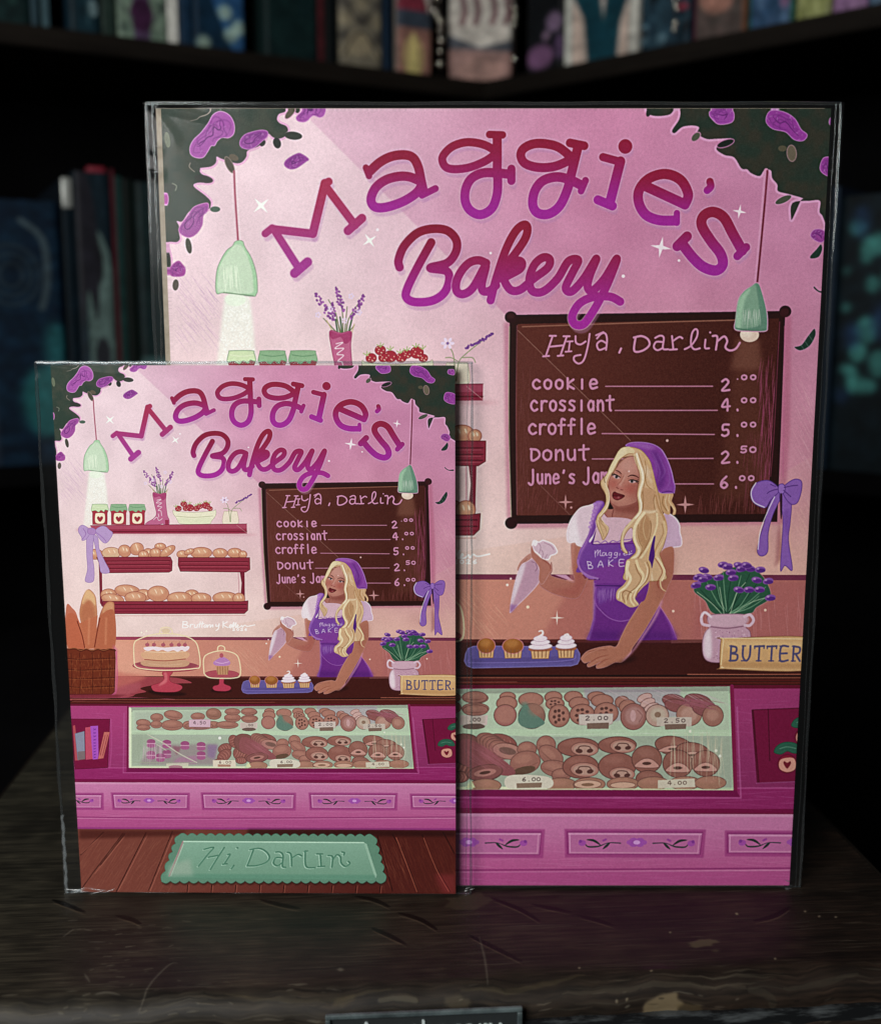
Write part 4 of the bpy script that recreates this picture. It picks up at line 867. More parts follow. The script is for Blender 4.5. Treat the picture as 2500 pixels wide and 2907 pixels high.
# brows, eyes
line('680,530 720,545 765,585',15,'#54241c',w2='tap');line('850,620 900,600 960,610 1005,640',17,'#4c1e18',w2='tap')
poly('640,595 690,600 735,640 690,650 650,625','#bf9696',1);ell(690,624,20,19,0,'#2c3a3c');ell(690,622,12,12,0,'#0c0c10')
line('622,585 680,592 750,632',17,'#0c0808',w2='tap');line('625,565 650,595|645,555 665,590|620,600 650,605',5,'#140a0a',0)
line('690,560 740,580 760,620',10,'#8a4a44',a=.7)
poly('870,680 920,668 975,690 920,710 880,700','#bf9696',1);ell(908,688,20,17,0,'#2c3a3c');ell(908,688,12,12,0,'#0c0c10')
line('860,672 915,664 1000,690',17,'#0c0808',w2='tap');line('960,680 1000,660|970,690 1005,685|960,690 1000,715',5,'#140a0a',0)
line('850,650 900,635 980,650',8,'#8a4a44',a=.7)
# nose
line('790,610 750,680 710,730 700,760',9,'#8c4c40',a=.6);line('815,600 780,680 745,730',12,'#d0a094',a=.7,bl=1)
poly('690,745 730,735 780,780 785,810 740,795 700,770','#a86058',1,.8,2);ell(740,745,20,15,0,'#d8aca0',.7,3);line('690,770 720,785|750,800 780,805',7,'#6c2c28')
ell(866,545,12,12,0,'#e8c4c0')
# mouth
poly('640,850 665,830 700,848 740,860 805,885 770,920 710,945 660,930 635,895','#6c1c24',1,ol='#4c1218',ow=1);line('640,880 700,888 800,888',6,'#3c0c14');poly('650,900 710,905 760,905 710,935 665,925','#8f3a40',1,.9,1);ell(718,908,12,6,0,'#d89a98',.9,1)
poly('600,960 640,1020 700,1036 650,1000','#8a4a40',1,.6,3)
# hair strands over
poly('880,205 780,212 720,262 670,350 600,480 560,600 620,560 660,480 700,420 760,350 850,300 920,300 945,260','#e0cfa0',1,.95)
poly('840,230 760,250 700,340 650,440 600,560 640,540 700,420 780,320','#efe4bc',1,.7,3)
line('920,300 860,300 790,340 720,400 680,500 640,580',12,'#9c6c48',a=.8);line('940,330 880,340 800,370 740,430',8,'#8a5840',a=.7)
line('560,590 530,660 510,720 545,800 560,900 560,990 500,1090 440,1180 430,1260 470,1350 500,1430',34,'#dcc292',w2=18);line('600,540 560,640 540,720 580,820 590,930 570,1020 520,1100 460,1170',12,'#f2e6c2',a=.9);line('530,700 515,640 545,590',7,'#6c4a30');line('455,1190 470,1260 530,1330 560,1400|440,1230 470,1330 510,1450',9,'#a07850',a=.8);line('480,1190 520,1270 575,1330 560,1400',9,'#e8d4a8')
line('960,330 990,430 1040,540 1060,660 1030,780 1010,880 1030,990 1020,1110 950,1200 870,1290 800,1380 775,1500 790,1600 830,1680',60,'#dfc89c',w2=22)
line('975,300 1010,420 1055,560 1060,680 1025,800 1015,900 1040,1000 1030,1110 960,1200',24,'#f0e6c8',a=.95);line('1000,300 1050,440 1085,560 1090,680 1065,790 1045,900 1060,1000 1050,1100',7,'#94683e',a=.9);line('945,330 975,440 1000,560',8,'#8a5a3c',a=.8)
line('1050,300 1130,440 1180,540 1210,680 1230,780 1250,850',40,'#d0aa78',a=.9);line('1110,470 1130,600 1190,700',16,'#f0e2c0',a=.7,bl=2);line('1090,400 1110,520 1100,640 1120,740 1190,800',9,'#94683e',a=.8)
ell(1060,550,40,30,0,'#f0e8dc',.5,6);ell(1160,550,40,28,0,'#f0e8dc',.4,6)
poly('1060,790 1120,780 1240,820 1230,900 1210,1000 1230,1090 1150,1120 1060,1100 1070,960','#c69c70',1,.9);line('1060,830 1070,960 1060,1090|1235,840 1215,960 1235,1080 1260,1120',9,'#8a5c38',a=.8);line('1250,860 1270,1000 1310,1100 1370,1230 1390,1380 1340,1540 1260,1640 1250,1720',46,'#cba273',w2=30);line('1240,880 1290,1060 1360,1200 1385,1330',8,'#94683e',a=.8)
line('1080,1105 1160,1115 1250,1105',28,'#f2e8c4',a=.8,bl=2)
poly('1060,1130 1160,1140 1260,1130 1270,1260 1240,1400 1180,1560 1120,1680 1000,1780 950,1880 900,1980 930,2069 1190,2069 1170,1950 1130,1850 1150,1700 1210,1520 1250,1400 1280,1200','#d2ae80',1)
poly('1100,1150 1030,1250 1000,1370 1010,1500 1060,1600 1060,1650 1130,1560 1160,1400 1170,1250','#b88c5e',1,.9,2)
line('1080,1130 1000,1230 950,1330 940,1450 970,1560 1010,1640 980,1720 900,1780 840,1850 835,1960 850,2060',44,'#ecdcb0',w2=30);line('1000,1290 990,1400 1020,1540 1060,1620 1020,1720',8,'#94683e',a=.85)
line('1170,1240 1180,1350 1150,1500 1080,1640 990,1770 970,1850 1010,1950 1060,2050',9,'#8a5c38',a=.9);line('1260,1140 1265,1280 1220,1440 1160,1560 1080,1700 1000,1800',26,'#e6d2a4');line('1100,1180 1070,1290 1080,1420 1110,1500',12,'#d8bc8c',a=.7)
line('1360,1250 1385,1400 1340,1540 1270,1650 1260,1740 1330,1840 1350,1960 1330,2069',30,'#dcbf8e',w2=24);line('1330,1280 1350,1400 1300,1520 1240,1640 1230,1740 1290,1830',8,'#94683e',a=.8)
poly('1210,1480 1240,1460 1225,1600 1230,1720 1210,1820 1190,1900 1160,1840 1150,1740','#54207c',1)
line('1010,1830 1100,1810 1150,1830 1180,1960 1200,2069|850,1850 900,1830 980,1830',20,'#f0e6c4',a=.7,bl=1)
V('B')
poly('1050,360 1130,350 1230,360 1260,440 1240,540 1180,600 1120,680 1150,740 1080,762 1010,720 960,690 965,620 1020,570 1060,500 1040,430','#d2ae80',1)
line('1060,380 1050,450 1080,520 1040,590 985,630 975,680',30,'#ecdcb0',w2=14);line('1130,370 1150,430 1190,500 1150,580 1090,640 1080,700 1110,745',24,'#e8d4a4',w2=14);line('1120,400 1140,460 1170,520 1130,590 1070,640 1050,700|1090,640 1040,620 1010,650 1030,720|1220,380 1240,440 1220,530 1150,610 1130,680',6,'#8a5c38',a=.9)
line('1200,380 1225,450 1200,540 1130,620 1110,690 1150,745',12,'#f0e2ba',a=.8,w2='tap');line('1000,640 1000,700|1040,660 1045,730',12,'#e6cc98',a=.9)
line('1300,340 1340,400 1365,460 1335,540 1345,600 1380,628',26,'#e0c494',w2=5);line('1290,350 1330,410 1350,470 1310,550 1320,600',6,'#8a3c28',a=.8);line('1310,345 1352,410 1375,465 1350,540',8,'#f2e4bc',a=.8)
poly('1245,170 1285,190 1270,330 1275,400 1255,430 1235,380 1240,280','#54207c',1,.0)
poly('1140,680 1200,640 1225,620 1200,700 1160,715','#702c88',1)
TINT=None
# ---------------------------------------------------------------- flower pot + butter
V('V4')
poly('1195,318 1150,260 1100,215 1130,180 1200,150 1290,110 1380,130 1430,190 1440,250 1380,290 1345,318','#2f5c46',1,ol='#b9898a',ow=1.5)
g=np.random.default_rng(5)
for a_,b_ in ((1130,210),(1160,180),(1200,160),(1230,130),(1270,140),(1310,150),(1350,140),(1390,170),(1420,200),(1430,240),(1390,240),(1350,215),(1300,215),(1200,200)):
    line(f'1250,318 {(1250+a_)/2+g.uniform(-8,8)},{(318+b_)/2+15} {a_},{b_}',5,'#6f9c7c' if g.random()<.6 else '#1d4434',w2=2.5)
line('1225,318 1180,270 1115,220|1235,318 1215,200|1262,318 1290,230 1330,180|1275,318 1350,270 1430,245',3,'#b9d0b0',a=.8)
for x,y in ((1145,125),(1120,155),(1160,155),(1110,190),(1175,200),(1230,102),(1210,158),(1265,135),(1300,105),(1275,160),(1310,120),(1350,120),(1395,125),(1380,170),(1430,175),(1440,248),(1300,212),(1345,212),(1392,212),(1250,110),(1140,165),(1335,105)):
    ell(x,y,24,14,g.uniform(-20,20),'#8a56a8');ell(x+3,y+4,20,9,0,'#5c2c84');ell(x-10,y-5,6,5,0,'#b58ac4')
poly('1165,325 1170,372 1150,400 1140,440 1145,500 1170,525 1230,530 1340,528 1352,470 1352,400 1330,372 1335,325 1250,318','#c9a0b4',1,ol='#8a5c70',ow=1.5)
poly('1150,410 1175,385 1180,500 1160,510 1145,480','#f0e2ea',1,.9,3);poly('1180,325 1330,325 1325,365 1180,368','#d6b2c2',1,.8,2);line('1172,372 1250,380 1330,370',6,'#9c7086')
line('1178,330 1150,310 1135,330 1140,360 1170,368|1325,330 1350,322 1366,345 1350,368 1328,368',13,'#ddc0d0');line('1178,330 1150,310 1133,332',4,'#f4e8f0')
for _ in range(120):
    x,y=g.uniform(1190,1345),g.uniform(390,520);ell(x,y,2.5,2.5,0,'#9a6a88' if g.random()<.5 else '#ecd4e0',.6)
poly('1222,432 1240,425 1640,428 1640,562 1240,558 1218,545','#d8ae7c',1,ol='#8a5c3c',ow=1.5);poly('1230,440 1640,440 1640,470 1235,468','#e2c08c',0,.6,3);line('1225,550 1300,556 1400,556',5,'#f2e6c0',w2=2)
V('V8')
poly('1070,415 1090,408 1460,412 1460,536 1090,536 1066,525','#d8ae7c',0);poly('1080,420 1460,424 1460,450 1080,452','#e4c592',0,.6,3);poly('1075,505 1460,515 1460,536 1075,532','#bb8c5c',0,.6,3);line('1070,520 1075,420 1090,410 1440,412',4,'#f0dcae',a=.9)
text('BUTTER',1103,442,40,62,'#5a5478',9,54)
for x in (1103,1157,1211,1265,1319,1373):
    if x in(1211,1265):line(f'{x+10},504 {x+30},504|{x},442 {x},452|{x+40},442 {x+40},452',6,'#5a5478',0)
    else:line(f'{x},442 {x+14},442|{x},504 {x+16},504',6,'#5a5478',0)
ell(1428,498,5,5,0,'#5a5478')
# ---------------------------------------------------------------- grain
V('K')
n=noise(CH,CW,2,91)*.6+noise(CH,CW,4,92)*.4-.5
wt_=blur(np.ones((CH,CW),np.float32),3);lo_=np.stack([blur(IMG[...,c_],3)/wt_ for c_ in range(3)],-1)          # crisp ink edges
IMG+=(IMG-lo_)*.55
gy_=IMG.mean(-1,keepdims=True);IMG[:]=gy_+(IMG-gy_)*.97;IMG[:]=(IMG-.5)*1.03+.49
IMG*= (1+.09*n)[...,None];IMG+=(RNG.standard_normal((CH,CW,1))*.022).astype(np.float32)
np.clip(IMG,0,1,out=IMG)
def to_image(name,A):
    h,w=A.shape[:2];b=np.ones((h,w,4),np.float32);b[...,:3]=A[::-1]
    im=bpy.data.images.new(name,w,h,alpha=False);im.pixels.foreach_set(b.ravel());im.update();im.pack();return im
def new_canvas(w,h):
    global CW,CH,IMG
    CW,CH=w,h;IMG=np.zeros((h,w,3),np.float32)
ART=IMG
# ---------------------------------------------------------------- worn table top texture (albedo), 4000 px per metre
new_canvas(1320,1300)
V('K')
def strn(cx,cy,seed):
    a=noise(CH,CW//cx+4,cy,seed);x=np.linspace(0,a.shape[1]-1.01,CW);i=x.astype(int);f=(x-i).astype(np.float32)
    return a[:,i]*(1-f)+a[:,i+1]*f
n1=strn(40,3,1);n2=strn(90,9,2);n3=noise(CH,CW,90,3);n4=noise(CH,CW,22,4);n5=strn(14,2,6)
t=np.clip(n1*.35+n2*.3+n5*.2+n3*.5-.35,0,1)
IMG[:]=mixc('#151412','#33312b',t)
IMG*=(.86+.28*n4)[...,None]
n6=strn(9,2,7);n7=strn(26,2,8);IMG*=(.62+.42*n6+.34*n7)[...,None]
# painted light falloff and print reflection: darker, redder rightwards, greyer at the left
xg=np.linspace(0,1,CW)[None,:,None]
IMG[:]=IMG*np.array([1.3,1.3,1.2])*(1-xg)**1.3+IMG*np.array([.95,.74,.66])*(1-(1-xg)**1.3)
rg=np.random.default_rng(3)
for _ in range(5200):
    x,y=rg.uniform(-60,CW),rg.uniform(0,CH);l=rg.uniform(12,110)
    stroke([(x,y),(x+l/2,y+rg.uniform(-2,2)),(x+l,y+rg.uniform(-3,3))],rg.uniform(.8,2.6),'#0c0a08' if rg.random()<.58 else '#4c483c',rg.uniform(.15,.5),0,'tap')
HT_F=[(200,2300),(2300,2400),(0,2760),(2400,2780)]
def tloc(px,py):
    f_=3080.;p=R_(9);rx=(px-1250)/f_;ry=-(py-1453.5)/f_
    d=np.array([rx,math.cos(p)+ry*math.sin(p),-math.sin(p)+ry*math.cos(p)]);k=.184/-d[2];X,Y=d[0]*k,-.34+d[1]*k
    a=R_(4);return ((X*math.cos(a)+Y*math.sin(a)+.175)*4000,(.252-(-X*math.sin(a)+Y*math.cos(a)))*4000)
HT=dlt(HT_F,[tloc(*q) for q in HT_F])
VW['T']=(0,0,1,1);HB=HT
V('T')
def patch(x,y,rx,ry,rot,c,a=.9,seed=1):
    g=np.random.default_rng(seed);q=[]
    for k in range(18):
        t=k/18*6.283;r=1+g.uniform(-.22,.22);X=rx*r*math.cos(t);Y=ry*r*math.sin(t);b=R_(rot);q.append(f'{x+X*math.cos(b)-Y*math.sin(b)},{y+X*math.sin(b)+Y*math.cos(b)}')
    poly(' '.join(q),c,1,a,1)
T1='#4c4433'
patch(1995,2678,42,11,-8,T1,.9,1);patch(2030,2700,12,4,0,T1,.6,2);patch(1895,2822,62,24,-4,'#6e6149',.85,3);patch(1975,2815,40,10,0,'#54492f',.4,33)
patch(1300,2820,34,12,5,'#4a4334',.6,4);patch(966,2754,9,5,0,'#6a665a',.7,5);patch(1330,2560,70,22,-6,'#40382a',.6,6);patch(1255,2750,10,4,0,T1,.3)
line('640,2815 800,2822 960,2812 1110,2800',7,'#4c442f',a=.3,w2='tap');patch(975,2814,30,8,-5,'#504630',.4,7);line('1310,2800 1420,2795 1500,2785 1660,2765',9,'#4c442f',a=.35,w2='tap')
line('1600,2797 1700,2790 1820,2785 1990,2778 2120,2775',8,'#4a4336',a=.45,w2='tap');line('1080,2818 1140,2816 1180,2815',8,'#5c5848',a=.5)
line('2230,2772 2350,2765 2440,2755',10,'#3a362c',a=.4,w2='tap');line('2140,2780 2200,2790 2210,2800',12,'#3a362c',a=.4)
for x,y in ((1902,2648),(2090,2594),(2092,2596),(2325,2602),(2372,2604),(1644,2748),(1850,2760),(2200,2722),(1756,2802),(1786,2802),(2285,2588)):ell(x,y,4,3,0,'#8a8068',.6)
# scratches and gouges
for s in ('150,2555 190,2570 240,2590','330,2600 370,2610 400,2625','1010,2545 1060,2555 1105,2575','1130,2592 1190,2610 1240,2640','1055,2635 1100,2655 1150,2680','1330,2655 1400,2690 1480,2730','1395,2550 1470,2580 1530,2615','1510,2568 1620,2590','1640,2600 1690,2612 1740,2628','2140,2615 2200,2600 2240,2575','1120,2350 1180,2400','740,2555 800,2570 850,2580','2080,2440 2200,2430'):
    line(s,11,'#070504',a=.85,w2='tap');line(' '.join(f'{float(p.split(",")[0])+2},{float(p.split(",")[1])+9}' for p in s.split()),4,'#6c5c48',a=.35,w2='tap')
for s in ('390,2850 430,2790 480,2740 505,2735','240,2765 255,2790','180,2660 200,2645 210,2640','270,2818 300,2815 340,2818','250,2675 300,2675','240,2640 262,2642','1360,2660 1375,2720 1385,2790'):
    line(s,4,'#7c786c',a=.35,w2='tap')
for _ in range(60):
    x,y=rg.uniform(180,520),rg.uniform(2600,2860);line(f'{x},{y} {x+rg.uniform(5,25)},{y-rg.uniform(-2,4)}',3,'#7c7868',a=.7*rg.uniform(.15,.5))
for _ in range(160):
    x,y=rg.uniform(0,2500),rg.uniform(2790,2870);line(f'{x},{y} {x+rg.uniform(8,60)},{y-rg.uniform(-2,4)}',rg.uniform(1.2,3.5),'#7c7868' if rg.random()<.4 else '#060505',a=rg.uniform(.15,.5),w2='tap')
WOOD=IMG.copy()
# ---------------------------------------------------------------- spine art of the books, one 100x450 cell each
new_canvas(1700,900);V('K')
BK={}
def cell(k,base,b2=None):
    i=len(BK);ox,oy=(i%17)*100,(i//17)*450;BK[k]=(ox,oy)
    global cx0,cy0;cx0,cy0=ox,oy
    n=noise(CH,CW,14,i+50)[oy:oy+450,ox:ox+100]
    IMG[oy:oy+450,ox:ox+100]=mixc(base,b2 or base,n)
    clip(f'{ox},{oy} {ox+100},{oy} {ox+100},{oy+450} {ox},{oy+450}')
def e(x,y,rx,ry,c,a=1.,bl=1,rot=0):ell(cx0+x*100,cy0+y*450,rx*100,ry*450,rot,c,a,bl)
def pl(s,c,a=1.,sm_=0):
    poly(' '.join(f'{cx0+float(q.split(",")[0])*100},{cy0+float(q.split(",")[1])*450}' for q in s.split()),c,sm_,a,1)
def ln(s,w_,c,a=1.):
    for t_ in s.split('|'):line(' '.join(f'{cx0+float(q.split(",")[0])*100},{cy0+float(q.split(",")[1])*450}' for q in t_.split()),w_,c,1,a)
cell('u0','#0c1e20','#163030')
for _ in range(14):e(rg.random(),rg.uniform(.5,1),.08,.02,'#24463f',.6)
cell('u1','#34505a','#2a424e');cell('u2','#46666e','#34505c')
cell('u3','#0e242e','#143440');e(.75,.9,.16,.03,'#7f9ca0',.8);ln('.55,.4 .6,.95',10,'#37606c',.6)
cell('u4','#1c2f2a','#31443c')
cell('u5','#66806e','#7c9480');pl('.32,0 .62,0 .6,.8 .66,.9 .62,1 .34,1 .3,.9 .36,.8','#4f3c5c');e(.48,.9,.22,.06,'#3c1c3c',1);ln('.0,.5 .3,.75|.95,.5 .65,.8|.05,.85 .3,.92|.95,.85 .7,.92',7,'#4c5c54',.7)
for k in range(6):e(.15 if k%2 else .85,.5+k*.09,.1,.02,'#3c4f48',.6)
cell('u6','#e4e6dc');cell('u7','#122c44','#1c3c5c')
cell('u8','#1d4a7c','#2c5f94');pl('.0,.55 .25,.75 .6,.93 .75,1 0,1','#0e2c44')
for x,y in ((.35,.5),(.85,.58),(.68,.72),(.3,.6),(.6,.85),(.7,.93),(.2,.97),(.85,.9),(.5,.55)):e(x,y,.13,.028,'#b8d4b8',.75,3)
cell('u9','#0e2426','#142e2e');cell('u10','#5c2026','#40161c');cell('u11','#0e1416')
cell('u12','#8c8470','#75705f')
for k in range(30):e(.15+.7*(k%3)/2,.35+k//3*.065,.13,.024,'#a89c7c' if k%2 else '#4f4c48',.7,2)
e(.45,.9,.3,.05,'#b0a07c',.7,3);e(.5,.62,.2,.04,'#b0a07c',.7,3);ln('.2,.75 .5,.82 .8,.75|.1,.95 .5,.85 .9,.95',5,'#3f3c38',.7)
cell('u13','#1c3450','#14283c')
cell('u14','#d8d2c8','#ccc4b8');ln('.2,.3 .35,.6|.8,.3 .65,.6|.5,.3 .5,.6',8,'#8c5c64',.8);e(.42,.73,.42,.09,'#8e2f42',1);pl('0,.73 1,.73 1,1 0,1','#3c4858');pl('0,.8 1,.8 1,1 0,1','#9c6c60');e(.45,.92,.3,.09,'#c8b070',.9,3);pl('.25,1 .42,.82 .5,.82 .65,1','#d8c878',.9)
cell('c0','#dcd8cc','#d0c8bc')
for x in (.15,.35,.6,.8):ln(f'{x},.3 {x+.02},.55 {x+.12},.7 {x+.08},.76',9,'#6f3f48',.8)
pl('0,.8 .5,.86 1,.83 1,1 0,1','#4f5560');pl('0,.86 1,.88 1,1 0,1','#a88078');e(.5,.95,.35,.05,'#b88c80',.9,3)
cell('r1','#14181c','#101418');e(.4,.93,.35,.05,'#8c5c8c',.9,4);e(.75,.8,.2,.04,'#9c7ca4',.8,4);e(.55,.85,.1,.02,'#a884a8',.8,3);e(.9,.9,.14,.05,'#6c4c7c',.8,4)
cell('r2','#0c3c4c','#104452');pl('0,0 .14,0 .14,1 0,1','#d8dcd0');pl('.88,0 1,0 1,1 .88,1','#d4d4c8');pl('.14,.72 .3,.82 .36,1 .14,1','#d8c0b0');pl('.72,1 .76,.86 .88,.75 .88,1','#d8c0b0');pl('.42,0 .64,0 .6,.7 .55,.85 .48,.7','#c4b0a4');e(.45,.55,.12,.03,'#c06c5c',.8,2)
cell('r3','#1c3444','#2c4c5c')
for _ in range(22):e(rg.random(),rg.uniform(.4,1),.1,.02,'#6c94a4' if rg.random()<.5 else '#0c141c',.7,2)
e(.85,.85,.1,.015,'#c03c54',.9,1)
cell('r4','#4f4844','#5c4c48');pl('0,0 .1,0 .1,1 0,1','#5c2038');pl('.9,0 1,0 1,1 .9,1','#7c4c34');e(.45,.85,.3,.05,'#c48470',.8,3,20);e(.6,.78,.2,.03,'#c49884',.8,3)
cell('r5','#24486c','#3c5c84');pl('0,0 .1,0 .1,1 0,1','#2c7464');pl('.92,0 1,0 1,1 .92,1','#2c6c54')
for _ in range(12):e(rg.uniform(.2,.9),rg.uniform(.6,1),.06,.05,'#6c94bc',.5,2)
e(.8,.9,.1,.03,'#9c5c84',.7,2)
cell('r6','#8c9450','#a4aa70');e(.5,.85,.2,.04,'#7c8c4c',.7,2);cell('r7','#8c6494','#9c74a0');cell('r8','#3c5468','#54708c')
cell('l0','#08182a','#0e2a40');e(.7,.75,.3,.14,'#227a78',.8,6);e(.85,.55,.14,.1,'#267c80',.8,6)
for r_ in (.34,.24,.14):
    t_=np.linspace(0,6.28,30);p_=np.c_[cx0+(.35+r_*np.cos(t_))*100,cy0+(.28+r_*.32*np.sin(t_))*450];stroke(p_,5,'#2a3a44',.8,1)
ln('.5,.08 .75,.15 .78,.3 .7,.4',9,'#4c5c60',.7)
cell('l1','#08161f','#0c202c');cell('l2','#172a36','#10202a');pl('.3,.35 .55,.2 .9,.3 1,.55 .9,.75 .35,.75 .25,.5','#64807a',.9,1);pl('.1,0 .45,.05 .6,.25 .5,.5 .3,.4 .1,.5','#23232c',1,1)
pl('.5,.2 .7,.3 .6,.38','#202028',1,1);ln('.3,.78 .9,.74|.3,.84 .95,.8|.35,.9 .95,.86',9,'#7c8c88',.7);e(.6,.62,.2,.06,'#24242c',.9,2);pl('0,.9 1,.85 1,1 0,1','#22424c',.8)
cell('l3','#4c1420','#5c1824');cell('l4','#10302f','#1c3f3c');cell('l5','#0c1614');cell('l6','#15282c','#1c3030');pl('0,.62 1,.62 1,1 0,1','#446a6a',.9)
cell('n0','#0c2034','#10283c')
cell('n1','#071318','#0c1c24')
for x,y,a_,b_ in ((.3,.12,.12,.03),(.45,.2,.1,.05),(.6,.18,.14,.04),(.55,.32,.1,.03),(.18,.27,.05,.014),(.2,.4,.07,.016),(.5,.48,.16,.05),(.4,.56,.13,.04),(.25,.62,.1,.02),(.5,.68,.2,.03),(.35,.66,.1,.05),(.7,.6,.15,.05),(.8,.3,.12,.05)):e(x,y,a_,b_,'#3c9088',.85,4)
for x,y,a_,b_ in ((.35,.1,.12,.06),(.3,.5,.14,.05),(.2,.72,.1,.03),(.7,.45,.15,.07)):e(x,y,a_,b_,'#1c3c6c',.6,6)
clip()
IMG*=(.72+.4*noise(CH,CW,6,201)*.6+.4*noise(CH,CW,17,202)*.6)[...,None]*1.0
g_=IMG.mean(-1,keepdims=True);IMG[:]=g_+(IMG-g_)*.85
SPINES=IMG.copy()
# ================================================================= scene helpers
def mat(name,base=(.5,.5,.5),rough=.5,metal=0.,spec=.5):
    m=bpy.data.materials.new(name);m.use_nodes=True;b=m.node_tree.nodes['Principled BSDF']
    b.inputs['Base Color'].default_value=(*base,1);b.inputs['Roughness'].default_value=rough;b.inputs['Metallic'].default_value=metal;b.inputs['Specular IOR Level'].default_value=spec
    return m,m.node_tree,b
def img_mat(name,im,rough=.4,spec=.3,bump=0.,bdist=.0002,noise_scale=0):
    m,nt,b=mat(name,rough=rough,spec=spec);t=nt.nodes.new('ShaderNodeTexImage');t.image=im;t.extension='EXTEND';t.interpolation='Cubic'
    nt.links.new(t.outputs['Color'],b.inputs['Base Color'])
    if bump:
        bp=nt.nodes.new('ShaderNodeBump');bp.inputs['Strength'].default_value=bump;bp.inputs['Distance'].default_value=bdist
        nt.links.new(t.outputs['Color'],bp.inputs['Height']);nt.links.new(bp.outputs[0],b.inputs['Normal'])
    return m,nt,b,t
def mobj(name,verts,faces,mats,parent=None,uvs=None,smooth=False,mi=None):
    me=bpy.data.meshes.new(name);me.from_pydata([tuple(v) for v in verts],[],faces);me.update()
    for m in mats:me.materials.append(m)
    if uvs is not None:
        u=me.uv_layers.new(name='UVMap');k=0
        for p in me.polygons:
            for li in p.loop_indices:
                u.data[li].uv=uvs[me.loops[li].vertex_index] if not isinstance(uvs,dict) else uvs.get((p.index,me.loops[li].vertex_index),(0,0))
    for i,p in enumerate(me.polygons):
        p.use_smooth=smooth
        if mi:p.material_index=mi[i]
    o=bpy.data.objects.new(name,me);COL.objects.link(o)
    if parent:o.parent=parent
    return o
def bm_obj(name,bm,m,parent=None,smooth=True):
    me=bpy.data.meshes.new(name);bm.normal_update();bm.to_mesh(me);bm.free();me.materials.append(m)
    for p in me.polygons:p.use_smooth=smooth
    o=bpy.data.objects.new(name,me);COL.objects.link(o)
    if parent:o.parent=parent
    return o
def thing(name,label,cat,loc=(0,0,0),rz=0,group=None):
    o=bpy.data.objects.new(name,None);COL.objects.link(o);o.location=loc;o.rotation_euler=(0,0,rz);o.empty_display_size=.02
    o['label']=label;o['category']=cat
    if group:o['group']=group
    return o
def box_bm(bm,x0,x1,y0,y1,z0,z1,bev=0):
    r=bmesh.ops.create_cube(bm,size=1);vs=r['verts']
    for v in vs:v.co=Vector(((x0+x1)/2+v.co.x*(x1-x0),(y0+y1)/2+v.co.y*(y1-y0),(z0+z1)/2+v.co.z*(z1-z0)))
    if bev:
        es=list({e_ for v in vs for e_ in v.link_edges});bmesh.ops.bevel(bm,geom=es,offset=bev,segments=2,affect='EDGES',profile=.5)
def noise_mat(name,c1,c2,scale=(1,1,1),rough=.5,bump=.3,detail=8,spec=.5,sc_=20.,bd=.001):
    m,nt,b=mat(name,rough=rough,spec=spec);tc=nt.nodes.new('ShaderNodeTexCoord');mp=nt.nodes.new('ShaderNodeMapping');mp.inputs['Scale'].default_value=scale
    n=nt.nodes.new('ShaderNodeTexNoise');n.inputs['Scale'].default_value=sc_;n.inputs['Detail'].default_value=detail;n.inputs['Roughness'].default_value=.65
    r=nt.nodes.new('ShaderNodeValToRGB');r.color_ramp.elements[0].color=(*c1,1);r.color_ramp.elements[1].color=(*c2,1);r.color_ramp.elements[0].position=.32;r.color_ramp.elements[1].position=.72
    L=nt.links.new;L(tc.outputs['Object'],mp.inputs[0]);L(mp.outputs[0],n.inputs['Vector']);L(n.outputs['Fac'],r.inputs[0]);L(r.outputs[0],b.inputs['Base Color'])
    bp=nt.nodes.new('ShaderNodeBump');bp.inputs['Strength'].default_value=bump;bp.inputs['Distance'].default_value=bd;L(n.outputs['Fac'],bp.inputs['Height']);L(bp.outputs[0],b.inputs['Normal'])
    return m
def film_mat(name,f0,rough,haze,tint=(1,1,1)):
    m=bpy.data.materials.new(name);m.use_nodes=True;nt=m.node_tree;nt.nodes.clear();N=nt.nodes.new;L=nt.links.new
    out=N('ShaderNodeOutputMaterial');tr=N('ShaderNodeBsdfTransparent');tr.inputs[0].default_value=(*tint,1)
    gl=N('ShaderNodeBsdfGlossy');gl.inputs['Roughness'].default_value=rough;gl.inputs[0].default_value=(1,1,1,1)
    lw=N('ShaderNodeFresnel');lw.inputs[0].default_value=1.45
    ma=N('ShaderNodeMath');ma.operation='MULTIPLY';ma.inputs[1].default_value=f0
    cl=N('ShaderNodeMath');cl.operation='MINIMUM';cl.inputs[1].default_value=.6
    mx=N('ShaderNodeMixShader');mx2=N('ShaderNodeMixShader');df=N('ShaderNodeBsdfDiffuse');df.inputs[0].default_value=(.85,.9,.92,1)
    L(lw.outputs[0],ma.inputs[0]);L(ma.outputs[0],cl.inputs[0]);L(cl.outputs[0],mx.inputs[0]);L(mx2.outputs[0],mx.inputs[1]);L(gl.outputs[0],mx.inputs[2])
    mx2.inputs[0].default_value=haze;L(tr.outputs[0],mx2.inputs[1]);L(df.outputs[0],mx2.inputs[2]);L(mx.outputs[0],out.inputs[0])
    return m
